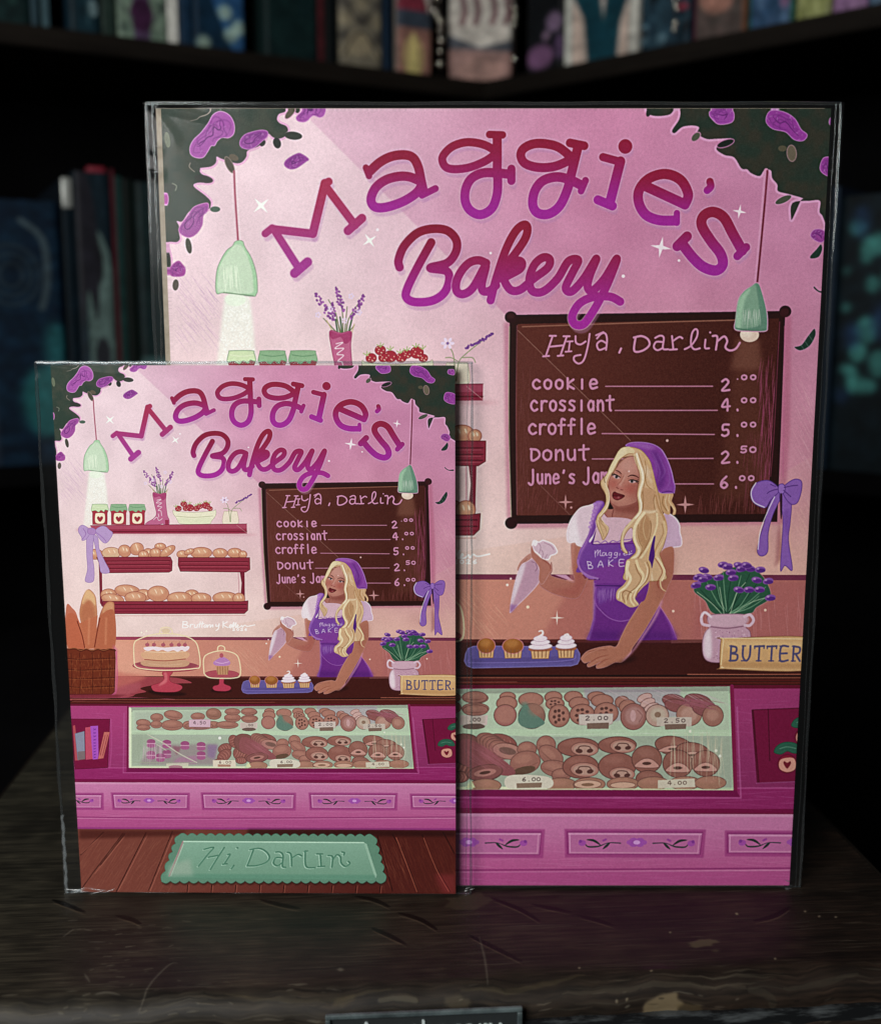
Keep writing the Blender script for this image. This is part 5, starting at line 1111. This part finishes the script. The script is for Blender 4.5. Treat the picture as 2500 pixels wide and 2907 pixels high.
# ================================================================= setting and furniture
M_floor=noise_mat('dark floor',(.002,.002,.0025),(.005,.005,.006),sc_=6,rough=.9,spec=.05)
fo=mobj('floor',[(-4,-2,-.13),(4,-2,-.13),(4,4,-.13),(-4,4,-.13)],[(0,1,2,3)],[M_floor]);fo['kind']='structure'
M_shelf=noise_mat('dark stained shelf wood',(.005,.0038,.003),(.014,.011,.0085),scale=(1,1,14),sc_=9,rough=.7,spec=.08)
M_back=noise_mat('shade black bookcase board',(.001,.001,.0012),(.0025,.0025,.003),scale=(1,1,.2),sc_=12,rough=.9,spec=.05)  # near-black colour stands in for the shade inside the bookcase
Pc=Vector((.046,.86));dL=Vector((-.8876,-.4606));dR=Vector((.7553,-.6554));nL=Vector((-.4606,.8876));nR=Vector((.6554,.7553))
def corner_back(d):
    # intersection of both back lines at depth d
    A=Pc+nL*d;B=Pc+nR*d;den=dL.x*dR.y-dL.y*dR.x;t=((B-A).x*dR.y-(B-A).y*dR.x)/den;return A+dL*t
bc=thing('bookcase','dark wooden corner bookcase with two shelves of books behind the prints','bookcase',(Pc.x,Pc.y,-.13))
def poly_prism(name,pts,z0,z1,m,parent,bev=0):
    bm=bmesh.new();o=parent.matrix_basis.translation if parent else Vector()
    vs=[bm.verts.new((p[0]-o.x,p[1]-o.y,z0-o.z)) for p in pts];f=bm.faces.new(vs);f.normal_update()
    if f.normal.z>0:f.normal_flip()
    r=bmesh.ops.extrude_face_region(bm,geom=[f]);
    for v in r['geom']:
        if isinstance(v,bmesh.types.BMVert):v.co.z+=z1-z0
    bmesh.ops.recalc_face_normals(bm,faces=bm.faces)
    if bev:bmesh.ops.bevel(bm,geom=list(bm.edges),offset=bev,segments=2,affect='EDGES')
    return bm_obj(name,bm,m,parent,False)
SL,SR,DP=.62,.55,.24
for z0,z1 in ((.436,.454),(.052,.070)):
    cb=corner_back(DP);poly_prism('shelf',[Pc+dL*SL,Pc,Pc+dR*SR,Pc+dR*SR+nR*DP,cb,Pc+dL*SL+nL*DP],z0,z1,M_shelf if z0>.2 else M_back,bc,.0012)  # lower shelf gets the shade-black colour, upper one the wood
cb=corner_back(DP);cb2=corner_back(DP+.012)
poly_prism('back_panel',[Pc+dL*SL+nL*(DP+.001),corner_back(DP+.001),cb2,Pc+dL*SL+nL*(DP+.012)],-.13,.9,M_back,bc)
poly_prism('back_panel',[Pc+dR*SR+nR*(DP+.001),corner_back(DP+.001),cb2,Pc+dR*SR+nR*(DP+.012)],-.13,.9,M_back,bc)
poly_prism('side_panel',[Pc+dL*(SL+.001),Pc+dL*(SL+.02),Pc+dL*(SL+.02)+nL*DP,Pc+dL*(SL+.001)+nL*DP],-.13,.9,M_back,bc)
poly_prism('side_panel',[Pc+dR*(SR+.001),Pc+dR*(SR+.02),Pc+dR*(SR+.02)+nR*DP,Pc+dR*(SR+.001)+nR*DP],-.13,.9,M_back,bc)
# ---------------------------------------------------------------- books
im_sp=to_image('spine prints',SPINES);SPW,SPH=SPINES.shape[1],SPINES.shape[0]
M_sp,_,_,_=img_mat('printed spine cover',im_sp,.5,.12)
M_page=mat('book paper',(.4,.37,.32),.8)[0]
M_cov={}
def cover(c):
    if c not in M_cov:M_cov[c]=mat('book cloth '+str(len(M_cov)),c,.6,spec=.1)[0]
    return M_cov[c]
def book(key,label,w_,h,d,P0,z,rz,cov=(.01,.015,.02),group='books on the upper shelf'):
    """P0 = front left bottom corner of the spine, x axis along the spine width"""
    t=thing('book',label,'book',(P0[0],P0[1],z),rz,group)
    ox,oy=BK[key];r=min(.006,w_*.25)
    # cover: rounded spine at y=0, boards to y=d
    n=8;prof=[(r*(1-math.cos(a)) ,r*(1-math.sin(a))*.6) for a in np.linspace(0,math.pi/2,n//2+1)]
    prof=prof+[(w_-x,y) for x,y in prof[::-1]]
    th=min(.0025,w_*.2)
    outer=[(0,d)]+prof+[(w_,d)];inner=[(w_-th,d),(w_-th,.008),(th,.008),(th,d)]
    pts=outer+inner;V_=[];F_=[]
    for zz in (0,h):V_+=[(x,y,zz) for x,y in pts]
    N=len(pts);no=len(outer)
    uv={};mi=[]
    for i in range(N):
        j=(i+1)%N;F_.append((i,j,j+N,i+N));sp=1<=i<no-2
        mi.append(0 if sp else 1)
        for a_ in (i,j):
            u=(ox+3+94*pts[a_][0]/w_)/SPW
            uv[(len(F_)-1,a_)]=(u,1-(oy+447)/SPH);uv[(len(F_)-1,a_+N)]=(u,1-(oy+3)/SPH)
    # caps between outer and inner as strips
    for base in (0,N):
        o0=[k for k in range(no)];q=[no+3,no+2]+[no+1]+[no]
        F_.append((base+0,base+1,base+no+2,base+no+3));mi.append(1)
        F_.append(tuple([base+k for k in range(1,no-1)]+[base+no+1,base+no+2]));mi.append(1)
        F_.append((base+no-2,base+no-1,base+no,base+no+1));mi.append(1)
    mobj('cover',V_,F_,[M_sp,cover(cov)],t,uv,mi=mi)
    bm=bmesh.new();box_bm(bm,th+.0002,w_-th-.0002,.0085,d-.004,.003,h-.004);bm_obj('page_block',bm,M_page,t,False)
    return t
rnd=random.Random(4)
UL=[('u0',.4923,.4486,'dark teal patterned book at the far left of the upper shelf',.23,(.01,.03,.03)),('u1',.4480,.4424,'slim grey blue book beside the dark teal patterned one',.22,(.06,.12,.15)),('u2',.4388,.4329,'slim pale teal book left of the black gap',.22,(.08,.16,.18)),
('u3',.4164,.3894,'deep blue book with a pale spot low on its spine',.24,(.01,.03,.05)),('u4',.3882,.3763,'narrow dark green book beside the deep blue one',.21,(.02,.03,.03)),('u5',.3742,.3293,'sage green book with a purple figure down its spine',.24,(.1,.14,.1)),
('u6',.3287,.3191,'plain white spined book next to the sage green one',.225,(.6,.62,.58)),('u7',.3178,.3059,'narrow navy book beside the white spine',.22,(.01,.03,.06)),('u8',.3045,.2551,'blue book scattered with pale round dots',.24,(.02,.07,.15)),
('u9',.2358,.1815,'wide plain dark green book in the upper row',.235,(.008,.02,.02)),('u10',.1804,.1741,'thin dark red book beside the wide dark green one',.22,(.05,.01,.015)),('u11',.1726,.1606,'narrow black book left of the tan ornate one',.22,(.006,.008,.01)),
('u12',.1580,.1115,'tan book with grey damask ornament on its spine',.24,(.15,.14,.1)),('u13',.1099,.1021,'thin navy book beside the tan ornate one',.225,(.01,.03,.06)),('u14',.0941,.0555,'white book with a red setting sun and a gold peak',.235,(.3,.28,.25))]
for k,s0,s1,lb,h,c in UL:
    w_=s0-s1;P0=Pc+nL*.012+dL*s0;book(k,lb,w_,h,.15,P0,.4545,math.atan2(.4606,.8876),c)
book('c0','white book with dark red flames standing in the shelf corner',.066,.24,.12,(.0085,.862),.4545,R_(-5),(.4,.38,.34))
UR=[('r1',.0450,.0907,'black book with lilac blossoms low on its spine',.24,(.01,.01,.015)),('r2',.0916,.1763,'teal book with white edges and a pale sword',.245,(.5,.52,.48)),('r3',.1798,.2311,'blue grey marbled book with a red spot',.235,(.02,.04,.06)),
('r4',.2347,.2871,'brown book with a peach shape and maroon edge',.23,(.08,.04,.03)),('r5',.2891,.3308,'blue book framed by green edges',.225,(.02,.1,.08)),('r6',.3330,.3636,'yellow green book on the right of the upper shelf',.23,(.2,.22,.06)),('r7',.3648,.3941,'light purple book near the right frame edge',.22,(.12,.06,.14)),('r8',.3953,.4251,'slate blue book at the far right of the upper shelf',.23,(.03,.05,.08))]
for k,s0,s1,lb,h,c in UR:
    w_=s1-s0;P0=Pc+nR*.012+dR*s0;book(k,lb,w_,h,.15,P0,.4545,math.atan2(-.6554,.7553),c)
LG='books on the lower shelf'
for k,s0,s1,lb,h,c in [('l0',.5005,.4338,'wide dark navy book with a faint rose outline and teal glow',.207,(.004,.01,.018)),('l1',.4312,.4215,'slim black book with a silver tipped spine top',.228,(.006,.01,.016)),('l2',.4203,.3879,'grey book with a black and white misty tree scene',.235,(.006,.01,.014)),
 ('l3',.3871,.3840,'very thin dark red book beside the misty tree one',.239,(.05,.01,.015)),('l4',.3836,.3769,'slim dark teal book right of the thin red one',.233,(.01,.03,.03)),('l5',.3764,.3658,'narrow black green book on the lower shelf',.231,(.006,.01,.01)),('l6',.3650,.3200,'dark book with a pale teal block low on its spine',.229,(.01,.02,.02))]:
    P0=Pc+nL*.012+dL*s0;t=book(k,lb,s0-s1,h+.03,.15,P0,.0705,math.atan2(.4606,.8876),c,LG)
    if k=='l1':
        bm=bmesh.new();box_bm(bm,.0004,s0-s1-.0004,-.0012,.006,h+.004,h+.0306,.001);bm_obj('spine_tip',bm,mat('silver foil',(.62,.66,.62),.35,.6)[0],t)
    if k=='l2':
        bm=bmesh.new();box_bm(bm,.014,.030,.004,.02,h+.0302,h+.036,.0015);bm_obj('ribbon_marker',bm,mat('red ribbon',(.22,.012,.03),.6)[0],t)
for k,s0,s1,lb,h,c in [('n0',.3753,.3808,'thin navy book at the left of the nebula patterned one',.214,(.01,.02,.04)),('n1',.3818,.4386,'large black book with glowing teal nebula clouds',.205,(.005,.01,.014))]:
    P0=Pc+nR*.012+dR*s0;book(k,lb,s1-s0,h+.03,.15,P0,.0705,math.atan2(-.6554,.7553),c,LG)
# strings of beads hanging in front of the upper books
M_bead=mat('silver beads',(.8,.78,.68),.18,1.)[0]
def beads(label,x,y,zs):
    t=thing('bead_string',label,'beads',(x,y,.4545),0,'bead strings on the upper shelf')
    bm=bmesh.new();bmesh.ops.create_cone(bm,cap_ends=True,segments=8,radius1=.0006,radius2=.0006,depth=.12,matrix=Matrix.Translation((0,0,.062)));bm_obj('cord',bm,mat('dark cord',(.03,.02,.02),.7)[0],t)
    first=None
    for i,(dx,z,r) in enumerate(zs):
        if first is None:
            bm=bmesh.new();bmesh.ops.create_uvsphere(bm,u_segments=12,v_segments=8,radius=1);first=bm_obj('bead',bm,M_bead,t);o=first
        else:
            o=first.copy();COL.objects.link(o);o.parent=t
        o.location=(dx,0,z-.4545);o.scale=(r,r,r)
beads('silver bead string between the sun book and the flame book',-.0005,.838,[(-.004,.530,.004),(-.006,.518,.0035),(-.003,.512,.003),(.0005,.507,.0035),(0,.499,.003),(.001,.489,.0035),(0,.466,.0032),(.001,.54,.003),(0,.478,.0026)])
beads('silver bead string at the right edge of the flame book',.0755,.835,[(0,.520,.0035),(.001,.512,.003),(0,.504,.003),(0,.470,.003),(-.001,.532,.003)])
beads('silver bead string hanging before the blue grey marbled book',.2125,.700,[(0,.486,.003),(.0005,.480,.0025),(0,.468,.003),(-.001,.462,.0025),(0,.494,.0026)])
# ---------------------------------------------------------------- wooden chest the prints stand on
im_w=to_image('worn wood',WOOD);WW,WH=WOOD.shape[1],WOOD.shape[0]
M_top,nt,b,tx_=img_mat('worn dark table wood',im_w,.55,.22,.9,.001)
L=nt.links.new
r=nt.nodes.new('ShaderNodeValToRGB');r.color_ramp.elements[0].color=(.48,.48,.48,1);r.color_ramp.elements[1].color=(.75,.75,.75,1);r.color_ramp.elements[0].position=.0;r.color_ramp.elements[1].position=.18
L(tx_.outputs['Color'],r.inputs[0]);L(r.outputs[0],b.inputs['Roughness'])
ch=thing('wooden_chest','worn dark wooden chest top with scratches that the two prints stand on','chest',(0,0,-.13),R_(4))
X0,X1,Y1=-.173,.153,.25
prof=[(Y1,0)]+[(y,0) for y in np.linspace(.2,-.044,24)]
for a in np.linspace(0,math.pi/2,9)[1:]:prof.append((-.046-.009*math.sin(a)*1.0,-.009+.009*math.cos(a)))
prof+=[(-.0545,-.013),(-.0565,-.0135),(-.0575,-.016),(-.0575,-.03)]
rj=random.Random(2);arc=0;al=[0]
for i in range(1,len(prof)):al.append(al[-1]+math.hypot(prof[i][0]-prof[i-1][0],prof[i][1]-prof[i-1][1]))
NX=90;vs=[];uv=[];fs=[]
for j,(y,z) in enumerate(prof):
    for i in range(NX+1):
        x=X0+(X1-X0)*i/NX
        wob=0
        if j>25 and y<-.04:wob=.0005*math.sin(x*95+2)+.0004*math.sin(x*230)+.0003*math.sin(x*517+j)+rj.uniform(-.00012,.00012)
        vs.append((x,y+wob*.6,z+.13+wob*(1 if j>25 else 0)));uv.append(((x+.175)*4000/WW,1-((.252-Y1)*4000+al[j]*4000)/WH))
for j in range(len(prof)-1):
    for i in range(NX):a=j*(NX+1)+i;fs.append((a,a+NX+1,a+NX+2,a+1))
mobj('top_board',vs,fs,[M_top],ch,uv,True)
M_chest=noise_mat('scratched blackened wood',(.004,.005,.006),(.11,.125,.13),scale=(.5,1,3),sc_=110,rough=.5,bump=.3,bd=.0003)
for n_ in M_chest.node_tree.nodes:
    if n_.type=='VALTORGB':n_.color_ramp.elements[0].position=.5;n_.color_ramp.elements[1].position=.78
bm=bmesh.new();box_bm(bm,X0+.001,X1-.001,-.0565,Y1-.001,.0005,.1295-.009);bm_obj('chest_body',bm,M_chest,ch,False)
for xx in (X0,X1):
    s=-1 if xx<0 else 1
    bm=bmesh.new();box_bm(bm,min(xx,xx+s*.0015),max(xx,xx+s*.0015),-.05,Y1-.002,.1,.1298);bm_obj('side_edge',bm,M_shelf,ch,False)
M_metal=noise_mat('blackened metal',(.01,.016,.018),(.12,.16,.165),scale=(1,1,1),sc_=90,rough=.4,bump=.4,spec=.6,bd=.0003)
lh=bpy.data.objects.new('label_holder',None);COL.objects.link(lh);lh.parent=ch;lh.location=(-.0021,-.0575,.13-.0036)
def ring(name,x0,x1,z0,z1,t_,y0,y1,m,parent):
    bm=bmesh.new();
    for a in ((x0,x1,z1-t_,z1),(x0,x1,z0,z0+t_),(x0,x0+t_,z0+t_,z1-t_),(x1-t_,x1,z0+t_,z1-t_)):box_bm(bm,a[0],a[1],y0,y1,a[2],a[3],.0004)
    return bm_obj(name,bm,m,parent,False)
ring('frame',-.0345,.0215,-.026,0,.0015,-.0013,0,M_metal,lh)
bm=bmesh.new();box_bm(bm,-.0330,.0200,-.0003,0,-.0245,-.0016);cd=bm_obj('name_card',bm,mat('black card',(.012,.016,.017),.6)[0],lh,False)
cu=bpy.data.curves.new('lettering','FONT');cu.body='Apothecary';cu.size=.0088;cu.extrude=.0003;cu.align_x='CENTER'
fo_=bpy.data.objects.new('lettering_tmp',cu);COL.objects.link(fo_);dg=bpy.context.evaluated_depsgraph_get();me=bpy.data.meshes.new_from_object(fo_.evaluated_get(dg));COL.objects.unlink(fo_)
lt=bpy.data.objects.new('lettering',me);COL.objects.link(lt);me.materials.clear();me.materials.append(mat('pale lettering',(.5,.58,.58),.5)[0]);lt.parent=lh;lt.rotation_euler=(R_(90),0,0);lt.location=(-.005,-.0006,-.0090)
# ---------------------------------------------------------------- art prints in clear sleeves
im_art=to_image('bakery illustration',ART);AW,AH=ART.shape[1],ART.shape[0]
M_art,_,_,_=img_mat('printed art',im_art,.4,.12)
M_paper=mat('white card stock',(.75,.66,.6),.8)[0]
M_board=noise_mat('grey chipboard',(.30,.26,.20),(.42,.37,.30),sc_=400,rough=.9,bump=.15,spec=.1,bd=.00006)
M_film=film_mat('clear sleeve film',.24,.14,.006,(.985,.99,.99))
M_films=film_mat('clear sleeve film thin glare',.06,.13,.004,(.985,.99,.99))
M_filmb=film_mat('clear sleeve film back',.025,.12,.002,(.985,.99,.99))
M_fold=film_mat('creased film corner',2.2,.16,.08,(.8,.86,.88))
M_seam=film_mat('heat sealed film edge',1.1,.12,.012,(.78,.84,.85))
def sheet(name,x0,x1,z0,z1,y,th,crop,parent,skew=0.):
    """card with the picture on its front; crop in canvas pixels"""
    v=[(x0,y,z0),(x1,y,z0),(x1+skew,y,z1),(x0+skew,y,z1),(x0,y+th,z0),(x1,y+th,z0),(x1+skew,y+th,z1),(x0+skew,y+th,z1)]
    f=[(5,4,7,6),(1,5,6,2),(4,0,3,7),(3,2,6,7),(4,5,1,0)];mi=[1]*5;u={};n_=10
    for j in range(n_+1):
        for i in range(n_+1):
            s_,t_=i/n_,j/n_;v.append((x0+(x1-x0)*s_+skew*t_,y,z0+(z1-z0)*t_))
    cc=[np.array(q,float) for q in crop]           # picture corners: top left, top right, bottom right, bottom left
    def uvat(i,j):
        s_,t_=i/n_,j/n_;q=(cc[3]*(1-s_)+cc[2]*s_)*(1-t_)+(cc[0]*(1-s_)+cc[1]*s_)*t_;return (q[0]/AW,1-q[1]/AH)
    for j in range(n_):
        for i in range(n_):
            ks=[(i,j),(i+1,j),(i+1,j+1),(i,j+1)];ids=[8+b_*(n_+1)+a_ for a_,b_ in ks];f.append(tuple(ids));mi.append(0)
            for id_,(a_,b_) in zip(ids,ks):u[(len(f)-1,id_)]=uvat(a_,b_)
    return mobj(name,v,f,[M_art,M_paper],parent,u,mi=mi)
def film(name,x0,x1,z0,z1,y,sgn,m,parent,seed,depth=.0009,crease=()):
    NX,NZ=110,130;rg_=random.Random(seed);ph=[rg_.uniform(0,6.28) for _ in range(8)];vs=[];fs=[]
    us=[.5-.5*math.cos(math.pi*i/NX) for i in range(NX+1)];ws=[.5-.5*math.cos(math.pi*j/NZ) for j in range(NZ+1)]
    for w_ in ws:
        for u in us:
            x=x0+(x1-x0)*u;z=z0+(z1-z0)*w_;ex=min(x-x0,x1-x);et=z1-z;eb=z-z0
            prof_=math.sqrt(max(0,1-(1-min(ex/.0045,1))**2))
            arc=.014+.010*math.sin(math.pi*u*.9+.2)
            top=.35+.65*min(et/arc,1);top*=math.sqrt(max(0,1-(1-min(et/.002,1))**2))
            bot=math.sqrt(max(0,1-(1-min(eb/.002,1))**2))
            d=depth*prof_*top*bot
            d+=prof_*bot*min(et/.002,1)*(.00022*math.sin(z*52+x*24+ph[0])+.00011*math.sin(z*118-x*70+ph[1])+.00005*math.sin(x*210+z*90+ph[2]))
            for (ax,az,bx,bz,wd,ht) in crease:
                L2=(bx-ax)**2+(bz-az)**2;tt=((x-ax)*(bx-ax)+(z-az)*(bz-az))/L2
                if -.2<tt<1.2:
                    t2=min(max(tt,0),1);dd=math.hypot(x-ax-t2*(bx-ax),z-az-t2*(bz-az));d+=ht*math.exp(-(dd/wd)**2)*(1-.6*t2)
            vs.append((x,y+sgn*d,z))
    for j in range(NZ):
        for i in range(NX):a=j*(NX+1)+i;fs.append((a,a+1,a+NX+2,a+NX+1) if sgn<0 else (a,a+NX+1,a+NX+2,a+1))
    return mobj(name,vs,fs,[m],parent,None,True)
def seam(x,z0,z1,y,w_,m,parent,seed,dx=0.,th=.00035):
    """wavy heat-sealed bead of film along an edge"""
    rg_=random.Random(seed);n=60;vs=[];fs=[];K_=8
    for j in range(n+1):
        t=j/n;z=z0+(z1-z0)*t;xx=x+dx*t+.00012*math.sin(t*23+seed)+.00008*math.sin(t*61+seed*2);ww=w_*(1+.25*math.sin(t*37+seed))
        for k in range(K_):
            a=2*math.pi*k/K_;vs.append((xx+ww*math.cos(a),y+th*math.sin(a),z))
    for j in range(n):
        for k in range(K_):a=j*K_+k;b_=j*K_+(k+1)%K_;fs.append((a,b_,b_+K_,a+K_))
    return mobj('side_seam',vs,fs,[m],parent,None,True)
def hseam(z,x0,x1,y,w_,m,parent,seed,th=.0004):
    rg_=random.Random(seed);n=60;vs=[];fs=[];K_=8
    for j in range(n+1):
        t=j/n;x=x0+(x1-x0)*t;zz=z+.00010*math.sin(t*29+seed)
        for k in range(K_):
            a=2*math.pi*k/K_;vs.append((x,y+th*math.sin(a),zz+w_*math.cos(a)))
    for j in range(n):
        for k in range(K_):a=j*K_+k;b_=j*K_+(k+1)%K_;fs.append((a,a+K_,b_+K_,b_))
    return mobj('folded_edge',vs,fs,[m],parent,None,True)
def crinkle(x,z,y,w_,h_,n,parent,seed,m=None):
    """small pinched folds of film, joined into one strip of facets"""
    rg_=random.Random(seed);vs=[];fs=[]
    for k in range(n):
        cx_=x+rg_.uniform(-w_,w_)*.5;cz=z+rg_.uniform(-h_,h_)*.5;a=rg_.uniform(-.5,.5);l=rg_.uniform(.25,.6)*w_;t_=rg_.uniform(.0001,.00035);b_=len(vs)
        for s_,r_ in ((-1,.15),(-.5,.8),(0,1),(.5,.8),(1,.15)):
            px_,pz=cx_+s_*l*math.cos(a)*.5,cz+s_*l*math.sin(a)*.5+.0002*s_*s_
            vs+=[(px_,y,pz-t_*r_),(px_,y-t_*1.3*r_,pz),(px_,y,pz+t_*r_)]
        for i in range(4):
            q=b_+i*3;fs+=[(q,q+3,q+4,q+1),(q+1,q+4,q+5,q+2)]
    return mobj('film_crinkle',vs,fs,[m or M_fold],parent,None,True)
def small_print():
    t=thing('art_print','smaller bakery illustration print in a clear sleeve, standing in front at left','art print',(-.058,0,0),R_(-.6),'bakery illustration prints in clear sleeves')
    o=.058
    sheet('printed_sheet',-.1207+o,.0051+o,.0006,.1763,-.0002,.0012,((0,0),(1400,0),(1400,1960),(0,1960)),t,-.0006)
    film('front_film',-.1262+o,.0101+o,.0002,.1772,-.0003,-1,M_films,t,3,.0007,[(-.1262+o,.1765,-.100+o,.1735,.0006,.0007),(-.1262+o,.172,-.118+o,.12,.0012,.0005),(-.1225+o,.0012,-.112+o,.0035,.0006,.0009),(-.124+o,.004,-.119+o,.025,.0008,.0006)])
    film('back_film',-.1262+o,.0101+o,.0002,.1772,.0011,1,M_filmb,t,4,.0003)
    seam(-.1262+o,.0002,.1772,.0004,.0005,M_seam,t,5);seam(.0101+o,.0002,.1772,.0004,.00035,M_seam,t,6,-.0003);seam(.0087+o,.0002,.1770,.0001,.00012,M_seam,t,16,-.0003)
    seam(-.1256+o,.0002,.028,-.0004,.00055,M_fold,t,8)
    hseam(.1772,-.1262+o,.0101+o,.0004,.0004,M_seam,t,7);hseam(.1771,-.1255+o,-.085+o,-.0002,.0005,M_fold,t,27);crinkle(-.1175+o,.0012,-.0009,.012,.0012,7,t,3);crinkle(.0092+o,.0015,-.0006,.003,.003,5,t,4);hseam(.0004,-.1262+o,.0101+o,.0004,.0002,M_seam,t,17)
def large_print():
    t=thing('art_print','larger bakery illustration print in a clear sleeve, standing behind at right','art print',(.017,.004,0),0,'bakery illustration prints in clear sleeves')
    o=-.017
    sheet('printed_sheet',-.0847+o,.1183+o,.0012,.2534,-.0002,.0005,((-4,-4),(1377,-3),(1389,1697),(-14,1703)),t,0)
    bm=bmesh.new();box_bm(bm,-.0864+o,.1165+o,.0004,.0018,.0008,.2536);bb=bm_obj('backing_board',bm,M_board,t,False)
    film('front_film',-.0899+o,.1222+o,.0002,.2551,-.0003,-1,M_film,t,9,.0009,[(-.0899+o,.2548,-.066+o,.2495,.0008,.0011),(-.0880+o,.2551,-.080+o,.244,.0008,.0006),(-.0885+o,.2425,-.0855+o,.2405,.0007,.0006),(-.0890+o,.236,-.0850+o,.2345,.0006,.0006),(.1185+o,.24,.1215+o,.236,.0007,.0006),(.1165+o,.001,.121+o,.006,.0006,.0007)])
    film('back_film',-.0899+o,.1222+o,.0002,.2551,.0019,1,M_filmb,t,10,.0003)
    seam(-.0899+o,.0002,.2551,.0006,.0005,M_seam,t,11,.0004);seam(.1222+o,.0002,.2551,.0006,.0004,M_seam,t,12,-.0008)
    hseam(.2551,-.0895+o,.1214+o,.0006,.0005,M_seam,t,13);crinkle(-.0878+o,.239,-.0004,.003,.009,8,t,5);crinkle(-.0865+o,.254,-.0008,.004,.002,5,t,6);crinkle(.1202+o,.238,-.0004,.0022,.007,5,t,7);crinkle(.1185+o,.0015,-.0006,.004,.003,5,t,8);seam(-.0873+o,.17,.2549,-.0002,.00025,M_seam,t,21);seam(.1205+o,.0004,.2549,-.0001,.0001,M_seam,t,22,-.0008);hseam(.0004,-.0899+o,.1222+o,.0006,.0002,M_seam,t,14)
small_print();large_print()
